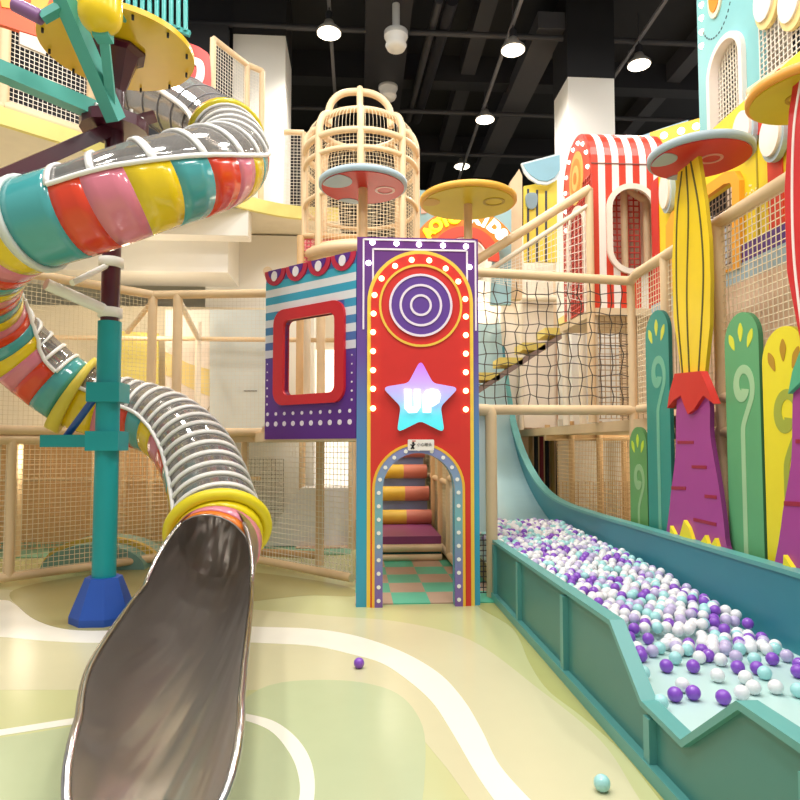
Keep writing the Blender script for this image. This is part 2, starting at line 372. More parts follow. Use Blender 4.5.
def dR(s): t = min(1, max(0, (s-S[12])/(S[16]-S[12]))); return .035*t*t*(3-2*t)
def shell(mb, s0, s1, a0, a1, r, m, ns=None, na=None, th=.012):   # part of the tube wall, a = angle from straight up
    ns = ns or max(2, int((s1-s0)/.06)); na = na or max(6, int(abs(a1-a0)/12)); full = abs(a1-a0) >= 359
    vs = []; fs = []
    for i in range(ns+1):
        sx_ = s0+(s1-s0)*i/ns; p, T, U, B = at_s(sx_)
        for rr in (r+dR(sx_), r-th+dR(sx_)):
            for k in range(na+1):
                w = math.radians(a0+(a1-a0)*k/na); vs.append(p+(U*math.cos(w)+B*math.sin(w))*rr)
    n1 = na+1
    for i in range(ns):
        for k in range(na):
            A = 2*i*n1+k; C = A+2*n1
            fs += [(A, C, C+1, A+1), (A+n1, A+n1+1, C+n1+1, C+n1)]
        if not full:
            for k in (0, na):
                A = 2*i*n1+k; fs.append((A, A+n1, A+3*n1, A+2*n1) if k == 0 else (A+n1, A, A+2*n1, A+3*n1))
    for i in (0, ns):
        for k in range(na):
            A = 2*i*n1+k; fs.append((A, A+1, A+n1+1, A+n1) if i == 0 else (A+1, A, A+n1, A+n1+1))
    mb.add(vs, fs, m, True); return mb
def edge(s0, s1, a, r, n=None):
    n = n or max(3, int((s1-s0)/.06)); o = []
    for i in range(n+1):
        sx_ = s0+(s1-s0)*i/n; p, T, U, B = at_s(sx_); w = math.radians(a); o.append(p+(U*math.cos(w)+B*math.sin(w))*(r+dR(sx_)))
    return o
def rib(s, a0, a1, r, n=16):
    p, T, U, B = at_s(s); r += dR(s); return [p+(U*math.cos(math.radians(a0+(a1-a0)*k/n))+B*math.sin(math.radians(a0+(a1-a0)*k/n)))*r for k in range(n+1)]
slide = thing('spiral_tube_slide', 'striped spiral tube slide with clear ribbed top and steel chute', 'slide', (at_s(S[6])[0].x, 5.9, 0))
CLR = M_clear('d2cfcc', .36)
bandc = [('yellow', M('eccb12', .18, coat=.5, var=.03)), ('pink', M('dd7d92', .18, coat=.5, var=.03)), ('red', M('df3f1d', .18, coat=.5, var=.03)), ('teal', M('4aa3a6', .18, coat=.5, var=.03))]
WRIB = M('f1efec', .3, coat=.3)
sF1 = S[3]; sF2 = S[8]-.24; sF3 = S[12]; sRing = S[16]; sMouth = S[17]
step = .285; WA = 78
def segment(s0, s1, wins, step, phase, ribstep, m4=False):   # coloured sections, window cut-outs, ribs
    phase_end = phase == 'end'
    nb = max(1, round((s1-s0)/step)); nb = round(nb/4)*4 if m4 else nb; phase = (3-(nb-1)) % 4 if phase == 'end' else phase; st = (s1-s0-(.12 if phase_end else 0))/nb
    for i in range(nb):
        a, b = s0+i*st, (s1 if i == nb-1 else s0+(i+1)*st); c, m = bandc[(phase+i) % 4]; mid = (a+b)/2
        win = any(w0-.01 <= mid <= w1+.01 for w0, w1 in wins)
        o = shell(MB(), a, b, WA if win else 0, 360-WA if win else 360, RT, m).build('tube_section', slide, c+' section of the striped tube')
    for w0, w1 in wins:
        w0 = s0+round((w0-s0)/st)*st; w1 = s0+round((w1-s0)/st)*st
        shell(MB(), w0, w1, -WA, WA, RT-.006, CLR, th=.006).build('clear_cover', slide, 'see-through curved cover')
        f = MB()
        for a in (-WA, WA): f.tube(edge(w0, w1, a, RT+.006), .02, WRIB, 6)
        f.build('window_frame', slide, 'white edge bars of the clear cover')
        k = max(1, round((w1-w0)/ribstep))
        for i in range(k+1):
            shell(MB(), w0+(w1-w0)*i/k-.02, w0+(w1-w0)*i/k+.02, -WA, WA, RT+.014, WRIB, ns=1, na=16, th=.022).build('rib', slide)
segment(sF1+.05, sF2, [(sF1+.05, sF2-.32)], .235, 'end', .3)
segment(sF2+.02, sF3-.03, [(S[10]-.05, sF3-.17)], .17, 0, .19, True)
segment(sF3+.05, sRing-.05, [(sF3+.05, sRing-.12)], .26, 0, .145)
# upper clear run up to the deck
shell(MB(), 0, sF1-.04, 0, 360, RT, CLR, th=.008).build('clear_cover', slide, 'fully clear upper run of the tube')
for i in range(9): MB().tube(rib((sF1-.05)*i/8, 0, 360, RT+.004, 28), .008, M('6f6c70', .4), 5).build('rib', slide, 'thin dark seam ring')
for sg in (-80, 80): MB().tube(edge(0, sF1-.04, sg, RT+.008), .03, WRIB, 6).build('window_frame', slide)
shell(MB(), sF1-.02, sF1+.06, 0, 360, RT+.05, M('cdbb1d', .25, coat=.4), th=.07).build('flange', slide, 'yellow-green flange at the upper bend')
shell(MB(), sF1-.09, sF1-.02, 0, 360, RT+.035, M('e8863a', .3), th=.05).build('flange', slide, 'orange flange beside the yellow-green one')
shell(MB(), sF2-.02, sF2+.03, 0, 360, RT+.03, M('d8dcd8', .3), th=.04).build('flange', slide, 'thin pale flange at the left bend')
shell(MB(), sF3-.02, sF3+.07, 0, 360, RT+.09, M('e3cf4a', .4), th=.11).build('flange', slide, 'yellow flange behind the teal post')
# padded yellow ring and hooded mouth
p, T, U, B = at_s(sRing)
mb = MB(); mb.tube(rib(sRing, 0, 352, RT+.035, 44), .052, M('eddb25', .4), 12, closed=True); mb.build('padded_ring', slide, 'thick yellow padded ring round the mouth')
bs = [(sRing+.02, 'eed81c'), (sRing+.13, 'e98fa6'), (sRing+.23, 'ee8126')]
for i, (s, c) in enumerate(bs):
    e = bs[i+1][0] if i < 2 else sRing+.33
    shell(MB(), s, e, -112 if i == 2 else 0, 112 if i == 2 else 360, RT+.0-.006*i, M(c, .25, coat=.4)).build('tube_section', slide, ('yellow', 'pink', 'orange')[i]+' section at the slide mouth')
# steel liner and chute
sL = sF3
shell(MB(), sF1, sRing+.262, 95, 265, RT-.02, STEEL, th=.008).build('steel_liner', slide, 'brushed steel running surface inside the tube')
shell(MB(), sRing-.05, sRing+.34, -95, 95, RT-.02, STEEL, th=.008).build('mouth', slide, 'dark steel mouth of the tube')
s0 = sRing+.13; p0, T0, U0, B0 = at_s(s0)
ch = [p0+V((0, 0, 0)), V((-1.17, 5.0, .52)), V((-1.08, 4.3, .475)), V((-.945, 3.42, .445)), V((-.805, 2.8, .415)), V((-.715, 2.29, .40))]
chf = smooth2(ch, 10); NCH = len(chf)
mb = MB(); vs = []; fs = []; rimL = []; rimR = []; na = 24
for i, p in enumerate(chf):
    t = i/(NCH-1); T = (chf[min(i+1, NCH-1)]-chf[max(i-1, 0)]).normalized(); U = (V((0, 0, 1))-T*T.z).normalized(); B = T.cross(U)
    ha = 178-(min(1, t/.22)**.55)*90
    if t > .76: ha = 88*math.sqrt(max(.03, 1-((t-.76)/.245)**2))
    r = .338+.05*math.sin(PI*min(1, t*1.3))**.8-.09*max(0, t-.6)
    for rr in (r, r+.012):
        for k in range(na+1):
            w = math.radians(180-ha+2*ha*k/na); vs.append(p+(U*math.cos(w)+B*math.sin(w))*rr)
    rimL.append(vs[i*2*(na+1)]); rimR.append(vs[i*2*(na+1)+na])
n1 = na+1
for i in range(NCH-1):
    for k in range(na):
        A = 2*i*n1+k; C = A+2*n1; fs += [(A, A+1, C+1, C), (A+n1, C+n1, C+n1+1, A+n1+1)]
mb.add(vs, fs, STEEL, True); mb.build('chute', slide, 'open brushed steel chute')
endc = vs[2*(NCH-1)*n1:2*(NCH-1)*n1+n1]
MB().tube(rimL[3:]+endc[1:-1]+rimR[:2:-1], .019, M('c9c7c4', .22, 1.0), 8, caps=False).build('rim', slide, 'shiny rolled steel rim of the chute')
for (y, dx) in ((2.75, -.1), (2.75, .12), (4.4, -.1), (4.4, .1)):
    xx = -.85 if y < 3 else -1.11
    MB().tube([(xx+dx, y, 0), (xx+dx, y, .06)], .025, STEEL, 8).build('leg', slide)
# ------------------------------------------------------------------ support post
px, pyy = -2.21, 5.9
post = thing('slide_support_post', 'tall post, maroon above and teal padded below, on a blue base', 'post', (px, pyy, 0))
def zat(py): return P(110, py, y=pyy).z
z1, zb = zat(322), .37
MB().tube([(px, pyy, z1-.03), (px, pyy, 5.02)], .08, MAROON, 24).build('pipe', post, 'glossy maroon steel pipe')
MB().tube([(px, pyy, zb), (px, pyy, z1)], .1, TEALP, 24).build('padding', post, 'teal padded sleeve')
for zz in (zat(393), zat(441)): MB().box((px-.14, pyy-.13, zz-.085), (px+.14, pyy+.13, zz+.085), TEALP).build('collar', post, 'teal padded collar')
oct_ = [(math.cos(PI/8+PI/4*k), math.sin(PI/8+PI/4*k)) for k in range(8)]
BLUE = M('1f50ae', .5); vs = [V((px+x*.27, pyy+y*.27, 0)) for x, y in oct_]+[V((px+x*.27, pyy+y*.27, .06)) for x, y in oct_]+[V((px+x*.15, pyy+y*.15, .375)) for x, y in oct_]
fs = [(k, (k+1) % 8, 8+(k+1) % 8, 8+k) for k in range(8)]+[(8+k, 8+(k+1) % 8, 16+(k+1) % 8, 16+k) for k in range(8)]+[tuple(range(16, 24)), tuple(range(7, -1, -1))]
MB().add(vs, fs, BLUE).build('base_pad', post, 'blue faceted foam base')
for pa, pb, r in (((112, 313), (46, 240+44), .05), ((112, 263), (72, 283), .026)):
    a = P(*pa, y=pyy); b = P(*pb, y=5.45); MB().tube([a, b], r, WHITE, 12).build('bracket_arm', post, 'white steel arm')
    MB().lathe([(.085, -.045), (.105, -.04), (.105, .04), (.085, .045)], (px, pyy, a.z), WHITE, 20).build('clamp', post, 'white clamp round the pipe')
a = V((px, pyy, zat(441))); MB().bar(a, P(44, 441, y=6.1), .1, .11, TEALP).build('bracket_arm', post, 'teal arm under the yellow flange')
MB().tube([P(66, 437, y=6.1), P(99, 392, y=5.8)], .032, M('1d4d9c', .35), 10).build('strut', post, 'slim blue strut')
# spoked hub carrying the tube
hz = zat(127)
MB().lathe([(.08, -.05), (.29, -.05), (.29, .05), (.08, .05)], (px, pyy, hz), MAROON, 14, smooth=False).build('hub', post, 'maroon hub plate')
for pb, yb in (((-5, 180), 5.0), ((152, 117), 6.3), ((88, 128), 6.4)):
    b = P(*pb, y=yb); MB().bar((px, pyy, hz), b, .09, .11, MAROON).build('spoke', post, 'maroon beam')
for k in range(10):
    w = 2*PI*k/10; MB().lathe([(.018, -.02), (.018, .095)], (px+.24*math.cos(w), pyy+.24*math.sin(w), hz), STEEL, 6).build('bolt', post)
MB().lathe([(.085, -.35), (.2, -.02), (.26, 0), (.26, .02)], (px, pyy, 5.07), MAROON, 8, smooth=False).build('top_plate', post, 'flared maroon top plate')
dz = 5.1
MB().lathe([(.66, .0), (.66, .05)], (px+.02, pyy, dz), M('e2b813', .35), 56).build('canopy_disc', post, 'round yellow disc roof')
for k in range(12):
    w = 2*PI*k/12; MB().lathe([(.012, -.04), (.012, .0)], (px+.02+.61*math.cos(w), pyy+.61*math.sin(w), dz), BLK2, 6).build('bolt', post)
TG = M('54b0a4', .4)
for pa, ya, pb, yb, wd in (((116, 120), 5.55, (56, -20), 4.9, .12), ((98, 112), 5.75, (-20, 62), 5.3, .13), ((112, 108), 5.5, (104, 36), 5.05, .07)):
    MB().bar(P(*pa, y=ya), P(*pb, y=yb), wd, wd, TG).build('strut', post, 'mint green square strut')
MB().bar(P(95, 35, y=5.0), P(111, 35, y=5.0), .12, .07, TG).build('cross_piece', post, 'mint green bracket')
q = P(100, 31, y=4.95)
cap = [(max(.001, .16*math.sin(PI/2*i/6)), -.15*math.cos(PI/2*i/6)) for i in range(7)]+[(.15, .4)]
MB().lathe(cap, q+V((0, 0, .13)), M('ebc912', .3, coat=.3), 24).build('capsule', post, 'rounded yellow capsule')
MB().bar(P(112, 8, y=5.4), P(126, 14, y=5.4), .1, .1, TG).build('cross_piece', post, 'mint green bracket')
# purple pedal
pd = thing('purple_paddle', 'rounded purple paddle on a mint bracket, top left corner', 'paddle', P(25, 12, y=5.0))
q0, q1 = P(14, 4, y=5.0), P(42, 18, y=5.0); MB().tube(smooth2([q0, q0.lerp(q1, .12), q0.lerp(q1, .5), q0.lerp(q1, .9), q1], 4), [.02]+[.055]*15+[.03], M('8b5f92', .4), 12).build('blade', pd)
MB().bar(q1, P(60, 8, y=5.0), .08, .06, TG).build('bracket', pd)
# ================================================================== LEFT PLAY FRAME AND NET FENCES
RP = .048
def bay(root, a, b, z0, z1, cell=.055, posts=(0, 1), mid=None, netm=NETC, r=RP, top=True, bottom=True, pr=None):
    a, b = V(a), V(b); A0 = V((a.x, a.y, z0)); B0 = V((b.x, b.y, z0)); A1 = V((a.x, a.y, z1)); B1 = V((b.x, b.y, z1))
    if bottom: rail(A0, B0, r, 'bottom_rail', root)
    if top: rail(A1, B1, r, 'top_rail', root)
    for i, (p, q) in enumerate(((A0, A1), (B0, B1))):
        if i in posts: rail((p.x, p.y, max(0, z0-.0)), q, pr or r, 'post', root)
    if mid: rail(A0.lerp(A1, mid), B0.lerp(B1, mid), r*.8, 'middle_rail', root)
    if cell: net(MB(), A0, B0, B1, A1, cell, netm).build('net', root)
pts = [(-5.6, 5.62), (-3.94, 7.16), (-2.62, 8.38)]
k1 = (-1.94, 9.0); k2 = (-1.25, 8.28); k3 = (-.06, 7.06)
f = thing('net_fence', 'long beige net fence behind the teal post, left of the slide mouth', 'fence', (-3.94, 7.16, 0), 'ground floor net fences')
bay(f, pts[0], (-3.75, 7.335), .1, 1.58, posts=(0,)); bay(f, (-3.75, 7.335), (-3.05, 7.985), .1, 1.58, posts=(0, 1)); bay(f, (-3.05, 7.985), k1, .1, 1.58, posts=(1,))
f = thing('net_fence', 'low beige net fence between the slide mouth and the UP tower', 'fence', (-1.25, 8.28, 0), 'ground floor net fences')
bay(f, k1, (-1.45, 8.48), .1, 1.62, posts=(), cell=0); bay(f, (-1.45, 8.48), k3, .1, 1.62, posts=(0,), cell=.06, netm=NETW, bottom=True)
# inner lattice of posts behind
f = thing('play_structure', 'beige padded post-and-rail frame behind the left net fence', 'frame', (-3, 9.4, 0))
for px_, y0 in ((18, 9.2), (95, 9.6), (122, 10.0), (150, 10.2), (205, 10.2), (302, 10.2), (320, 8.4), (352, 9.6)):
    x = P(px_, 500, y=y0).x; rail((x, y0, 0), (x, y0, 1.6 if px_ < 300 else 3.3), .055, 'post', f, WOOD2 if px_ % 2 else WOOD)
a = P(245, 553, y=8.9); a.z = .1; rail(a, (P(320, 545, y=8.4).x, 8.4, .12), .05, 'bottom_rail', f, WOOD2)
rail((-5.5, 10.2, 1.0), (-1.5, 10.2, 1.0), .035, 'middle_rail', f)
net(MB(), (-5.6, 9.6, .05), (-2.6, 9.9, .05), (-2.6, 9.9, 1.58), (-5.6, 9.6, 1.58), .06, M('cf9f68', .8, var=0), .005).build('net', f, 'tan net')
net(MB(), (-1.9, 10.2, .05), (-1.15, 10.2, .05), (-1.15, 10.2, 1.3), (-1.9, 10.2, 1.3), .06, M('8f8570', .8, var=0), .005).build('net', f, 'grey net')
# mid deck and its fence
dk = MB(); dpoly = [(-6.2, 5.1), (-3.94, 7.16), (-2.6, 8.4), (-1.3, 8.3), (-1.02, 7.1), (-.02, 6.22), (0, 8.2), (-1.3, 10.4), (-6.2, 10.4)]
dk.prism(FZ, [dpoly], 1.56, 1.66, M('e8d2ae', .6)); tag(dk.build('play_deck'), 'beige middle deck floor above the left net fence', 'deck')
f = thing('net_fence', 'tall upper-storey net fence with thick beige rails left of the purple panel', 'fence', (-2.6, 8.4, 1.6))
zt = P(157, 295, y=8.4).z
rail((-5.6, 5.62, zt), (-2.62, 8.4, zt), .055, 'top_rail', f); rail((-2.62, 8.4, zt), (-1.05, 8.2, zt), .055, 'top_rail', f); rail((-1.05, 8.2, zt), (-1.0, 7.15, zt), .05, 'top_rail', f)
rail((-5.6, 5.62, 1.68), (-2.62, 8.4, 1.68), .055, 'bottom_rail', f); rail((-2.62, 8.4, 1.68), (-1.05, 8.2, 1.68), .055, 'bottom_rail', f); rail((-1.05, 8.2, 1.68), (-1.0, 7.15, 1.68), .05, 'bottom_rail', f)
rail((-2.62, 8.4, 1.6), (-2.62, 8.4, zt), .058, 'post', f)
x = P(178, 300, y=8.36).x; rail((x, 8.36, 1.6), (x, 8.36, zt), .06, 'post', f)
rail((-3.94, 7.17, 1.6), (-3.94, 7.17, zt), .055, 'post', f)
x2 = P(199, 300, y=9.7).x; rail((x2, 9.7, 1.6), (x2, 9.7, zt-.1), .045, 'post', f, CREAM)
rail((x, 8.36, zt-.05), (x2, 9.7, zt-.35), .04, 'brace', f, CREAM); rail((-4.6, 9.7, zt-.35), (-.2, 9.7, zt-.35), .035, 'middle_rail', f)
rail((-2.62, 8.4, zt-.08), (-3.1, 8.9, zt-.4), .035, 'brace', f)
net(MB(), (-3.94, 7.17, 1.7), (-2.62, 8.4, 1.7), (-2.62, 8.4, zt), (-3.94, 7.17, zt), .05, M('d8c8a2', .8, var=0), .003).build('net', f)
net(MB(), (-5.6, 5.62, 1.7), (-3.94, 7.17, 1.7), (-3.94, 7.17, zt), (-5.6, 5.62, zt), .05, M('d8c8a2', .8, var=0), .003).build('net', f)
net(MB(), (-2.62, 8.4, 1.7), (-1.05, 8.2, 1.7), (-1.05, 8.2, zt), (-2.62, 8.4, zt), .05, M('cdc5b6', .8, var=0), .0016).build('net', f)
# backdrop panels at the back of the mid deck
fb = Fr((-4.5, 10.0, 1.66), (1, 0, 0))
PW = M('efe0d0', .6)
def pnl(name, px4, m, n0, n1, label, cat, k=0, fr=fb):
    l = fr.px(px4); return tag(MB().prism(fr, [sm(l, k) if k else l], n0, n1, m).build(name), label, cat)
pnl('mural_board', [(166, 432), (166, 310), (212, 310), (212, 432)], PW, 0, .03, 'pale pink mural board with a yellow wave, behind the upper net fence', 'mural')
o = bpy.data.objects['mural_board']
l = sm(fb.px([(166, 352), (176, 357), (190, 364), (211, 370)]), 4, False)+sm(fb.px([(211, 397), (190, 388), (176, 380), (166, 375)]), 4, False)
MB().prism(fb, [l], .031, .04, M('ead38c', .6)).build('painted_wave', o)
for cx in (150+11, 186, 212):
    pp = fb.px([(cx-9, 430), (cx-6, 415), (cx, 404), (cx+4, 401), (cx+8, 406)]); mb = MB(); stroke(mb, fb, sm(pp, 5, False), .018, .031, .04, M('b9a88f', .6)); mb.build('painted_arch', o)
pnl('yellow_mesh_panel', [(104, 400), (104, 330), (158, 333), (158, 400)], M('dccb6e', .6), -.05, -.02, 'plain yellow board seen through the net above the lower flange', 'panel')
pnl('frosted_screen', [(211, 430), (211, 311), (266, 311), (266, 430)], M('ccd3d0', .35), .05, .09, 'large grey frosted screen left of the purple panel', 'screen')
o = bpy.data.objects['frosted_screen']; MB().prism(fb, [fb.px([(211, 432), (211, 428), (266, 428), (266, 432)])], .091, .1, M('93b9c2', .5)).build('bottom_strip', o, 'blue strip'); MB().prism(fb, [fb.px([(245, 392), (245, 391), (258, 391), (258, 392)])], .091, .1, M('6e6a64', .5)).build('handle', o)
tag(MB().box((-6.2, 10.5, 0), (-2.1, 10.56, 1.55), M('e6bd86', .6, var=.04)).build('tan_wall_panel'), 'long tan wall panel behind the lower left net fence', 'panel')
tag(MB().box((-6.2, 10.46, 1.67), (-1.2, 10.52, 3.72), M('efe2c6', .6)).build('cream_wall_panel'), 'cream wall panel behind the upper-storey net at the far left', 'panel')
# soft mound behind the fence
mo = thing('soft_play_mound', 'half-round blue foam mound with a yellow stripe behind the left fence', 'mound', P(95, 575, z=0))
c = P(93, 570, z=0)
for x0, x1, m, nm, rr in ((-.02, .25, M('7fa9a0', .5), 'front_half', .62), (.25, .36, M('d9b64c', .5), 'stripe', .72), (.36, .62, M('8fb2a8', .5), 'back_half', .72)):
    fm = Fr((c.x, c.y+x1, 0), (1, 0, 0)); MB().prism(fm, [[(rr*math.cos(PI*i/20), .5*rr*math.sin(PI*i/20)) for i in range(21)]], 0, x1-x0, m).build(nm, mo)
mt = tag(MB().box((-6, 9.15, 0), (-.1, 12, .015), M('86b59a', .6)).build('foam_floor_mat'), 'green foam floor mat behind the left net fences', 'mat')
mt = tag(MB().box((-.9, 9.6, .016), (-.1, 10.2, .03), M('d8b49a', .6)).build('foam_floor_mat'), 'small beige foam mat by the lower net next to the tower', 'mat')
ws = tag(MB().prism(Fr((-.95, 10.3, .03), (1, 0, 0)), [[(-.5, 0), (.9, 0), (.9, .85), (.1, .85)]], 0, .5, M('e9e6e4', .4)).build('foam_ramp'), 'pale grey foam ramp seen through the net under the purple panel', 'ramp')
# bright window at the back
wn = MB(); fwn = Fr((-.5, 13.38, 0), (1, 0, 0)); wn.prism(fwn, [fwn.px([(302, 505), (302, 440), (352, 440), (352, 505)])], 0, .02, M('fff4e4', emit=1.6)); struct(wn.build('window_1'))
wn = MB(); wn.prism(fwn, [fwn.px([(306, 400), (306, 350), (340, 350), (340, 400)])], 0, .02, M('fff4e4', emit=1.6)); struct(wn.build('window_2'))
# ------------------------------------------------------------------ upper deck at the left
E = [(-6.5, 4.6), (-3.85, 6.96), (-3.04, 7.7), (-2.3, 8.6), (-1.75, 9.25), (-1.2, 9.6), (-.8, 9.72), (-.3, 9.74)]
dk = thing('upper_deck', 'high cream deck with a yellow curved edge, top left', 'deck', (-3, 8, 4.9))
Es = sm(E, 5, False)
MB().prism(FZ, [Es+[(-.3, 12), (-6.5, 12)]], 4.98, 5.1, M('ece3cd', .6)).build('slab', dk)
mb = MB(); vs = []; fs = []
for x, y in Es: vs += [(x, y-.005, 4.93), (x, y-.005, 5.12), (x-.02, y+.06, 5.12), (x-.02, y+.06, 4.93)]
for i in range(len(Es)-1):
    for k in range(4): fs.append((4*i+k, 4*i+4+k, 4*i+4+(k+1) % 4, 4*i+(k+1) % 4))
mb.add(vs, fs, M('ebdf85', .5)).build('edge_band', dk, 'yellow curved edge band')
f = thing('net_fence', 'beige net fence on the high deck, top left behind the yellow disc', 'fence', (-3.9, 7, 5.1), 'upper deck fences')
a, b, c3 = (-5.6, 5.5), (-3.83, 7.08), (-3.15, 7.72)
zf = 6.75
bay(f, a, b, 5.15, zf, .05, (1,), None, NETW, .06, top=True); bay(f, b, c3, 5.15, zf, .05, (1,), .02, NETW, .07)
f = thing('net_fence', 'beige net fence on the high deck beside the white column, behind the tube bend', 'fence', (-1.6, 9.4, 5.1), 'upper deck fences')
g0 = P(213, 55, y=8.9); g1 = P(262, 76, y=9.65); g2 = P(247, 65, y=9.5)
bay(f, (g0.x, g0.y), (g2.x, g2.y), 5.15, g2.z, .05, (0, 1), None, NETW, .045); bay(f, (g2.x, g2.y), (g1.x, g1.y), 5.15, g2.z, .05, (1,), None, NETW, .045)
bk = MB(); bk.box((-6.5, 10.8, 5.1), (xl-.05, 10.95, 8.6), M('2a2a2e', .7)); trim(bk)
f = thing('net_fence', 'small beige net bay left of the birdcage tower', 'fence', (-1, 9.9, 5.1), 'upper deck fences')
g0, g1 = P(284, 132, y=10), P(304, 132, y=10); bay(f, (g0.x, 10), (g1.x, 10), 5.1, g0.z, .05, (1,), None, NETW, .04)
# red sign with white letter, mural board corner
fs_ = Fr(P(188, 98, y=8.6), (1, .25, 0))
s = thing('red_letter_sign', 'red rounded sign with a big white letter behind the yellow disc roof', 'sign', P(190, 75, y=9))
MB().prism(fs_, [sm(fs_.px([(168, 40), (190, 46), (203, 52), (210, 62), (209, 100), (190, 96), (168, 90)]), 4)], 0, .06, M('dd2f22', .4)).build('board', s)
mb = MB(); stroke(mb, fs_, sm(fs_.px([(176, 58), (194, 64), (200, 68), (200, 80), (195, 87), (186, 86), (176, 81)]), 5, False), .1, .06, .085, WHITE); mb.build('letter', s, 'white letter')
fm = Fr(P(0, 40, y=5.9), (1, .9, 0)); s = thing('mural_board', 'red and orange sunburst board in the top left corner', 'mural', P(10, 30, y=6.2))
MB().prism(fm, [fm.px([(-30, -20), (60, -20), (47, 42), (0, 27), (-30, 18)])], 0, .05, M('ee5a2a', .4)).build('board', s)
for q in ([(-5, -10), (8, -10), (14, 12), (0, 10)], [(30, -10), (52, -10), (40, 22), (28, 18)]): MB().prism(fm, [fm.px(q)], .05, .06, M('f0a73a', .4)).build('ray', s)
s = tag(MB().prism(fm, [fm.px([(18, 34), (44, 42), (44, 57), (18, 46)])], .02, .05, M('e4d7d0', .5)).build('notice_board'), 'blank pale board hanging on the top-left net fence', 'board')
tb = thing('teal_bar_screen', 'row of vertical teal bars at the top, right of the yellow disc', 'screen', P(160, 10, y=7.6))
for i in range(9):
    p_ = 128+i*7.2; MB().tube([P(p_, -30, y=7.6), P(p_, 12+i*2.4, y=7.6)], .028, M('3f9c98', .4), 8).build('bar', tb)
MB().bar(P(126, 10, y=7.62), P(190, 34, y=7.62), .05, .06, M('3f9c98', .4)).build('rail', tb)
# ================================================================== UP TOWER
ft = Fr((0, 6.2, 0), (1, 0, 0))
W0, W1 = ft.uv(356.5, 420)[0], ft.uv(479, 420)[0]; HT = ft.uv(420, 238)[1]
tw = thing('up_tower', 'tall red and purple arched entrance tower with an UP star', 'tower', ((W0+W1)/2, 6.2, 0))
GR = M_grad([(0, '3a9cc0'), (.25, '35a3c4'), (.5, '5a83b8'), (.68, '6a4b9e'), (1, '66287c')], 0, HT)
u0, uu1 = ft.uv(382.5, 560)[0], ft.uv(454.5, 560)[0]; vd = ft.uv(420, 453)[1]
door = arch(u0, 0, uu1, vd)
outer = [(W0, 0), (u0, 0)]+door[::-1][1:-1]+[(uu1, 0), (W1, 0), (W1, HT), (W0, HT)]
MB().prism(ft, [outer], -.12, 0, GR, GR).build('wall_board', tw, 'board fading from purple at the top to blue at the foot')
# red face with round top, yellow outline
a0, a1 = ft.uv(367, 420)[0], ft.uv(473.5, 420)[0]; va = ft.uv(420, 251)[1]
def face(i, n0, n1, m, dm, nm, lab):    # arch panel inset by i, door hole enlarged by dm
    d = arch(u0-dm, 0, uu1+dm, vd+dm); A = arch(a0+i, 0, a1-i, va-i, 32)
    MB().prism(ft, [[A[0]]+A[1:-1]+[A[-1]]+[(u0-dm, 0)]+d[::-1][1:-1]+[(uu1+dm, 0)]], n0, n1, m).build(nm, tw, lab)
face(0, .0, .014, M('f3cf4e', .4), .0, 'arch_border', 'yellow arch outline')
face(.035, .0, .02, M('d6342a', .38), .075, 'arch_band', 'orange-red bulb band')
ac = (a0+a1)/2; cu, cv = ft.uv(420.5, 306)
inner = arch(a0+.135, ft.uv(420, 310)[1]-.0, a1-.135, va-.135)
mb = MB(); mb.prism(ft, [[(a0+.13, vd+.09)]+[(a1-.13, vd+.09)]+arch(a0+.13, vd+.5, a1-.13, va-.14, 32)[1:-1]], .0, .0212, M('d6302a', .38)); mb.build('arch_field', tw, 'deep red centre field')
mb = MB(); stroke(mb, ft, circ(cu, cv, .392, 56), .022, .02, .034, M('f0c84e', .4), True); mb.build('ring', tw, 'thin yellow ring')
tg = MB(); tg.prism(ft, [circ(cu, cv, .3, 48)], .02, .034, M('65409a', .4)); o = tg.build('target', tw, 'purple target disc')
for r in (.295, .195, .095):
    mb = MB(); stroke(mb, ft, circ(cu, cv, r, 48), .022, .03, .042, M('efe2f2', .4), True); mb.build('ring', o, 'white ring')
# door surround: yellow outline, lilac band, white dots
dd = lambda e: arch(u0-e, 0, uu1+e, vd+e, 24)
def surround(e0, e1, n1, m, nm, lab):
    a, b = dd(e1), dd(e0); MB().prism(ft, [a+b[::-1]], 0, n1, m).build(nm, tw, lab)
surround(.075, .1, .034, M('f2b93a', .4), 'door_outline', 'orange-yellow door outline')
surround(0, .075, .03, M_grad([(0, '8059a4'), (.2, '7d72b4'), (.55, '79b4b8'), (1, '8a8cc4')], 0, 1.5), 'door_band', 'lilac and teal door band')
dc = dd(.037); L = [0]
for i in range(1, len(dc)): L.append(L[-1]+math.dist(dc[i], dc[i-1]))
nd = 27
for k in range(nd):
    s_ = L[-1]*(k+.5)/nd; i = max(j for j in range(len(L)-1) if L[j] <= s_); t = (s_-L[i])/(L[i+1]-L[i])
    u, v = dc[i][0]+(dc[i+1][0]-dc[i][0])*t, dc[i][1]+(dc[i+1][1]-dc[i][1])*t
    MB().prism(ft, [circ(u, v, .019, 12)], .03, .036, WHITE).build('white_dot', tw)
# stripes at the foot sides: light blue edge handled by board; red/yellow stripes
for sg, (p0_, p1_) in ((-1, (367, 375)), (1, (465, 473))):
    pass
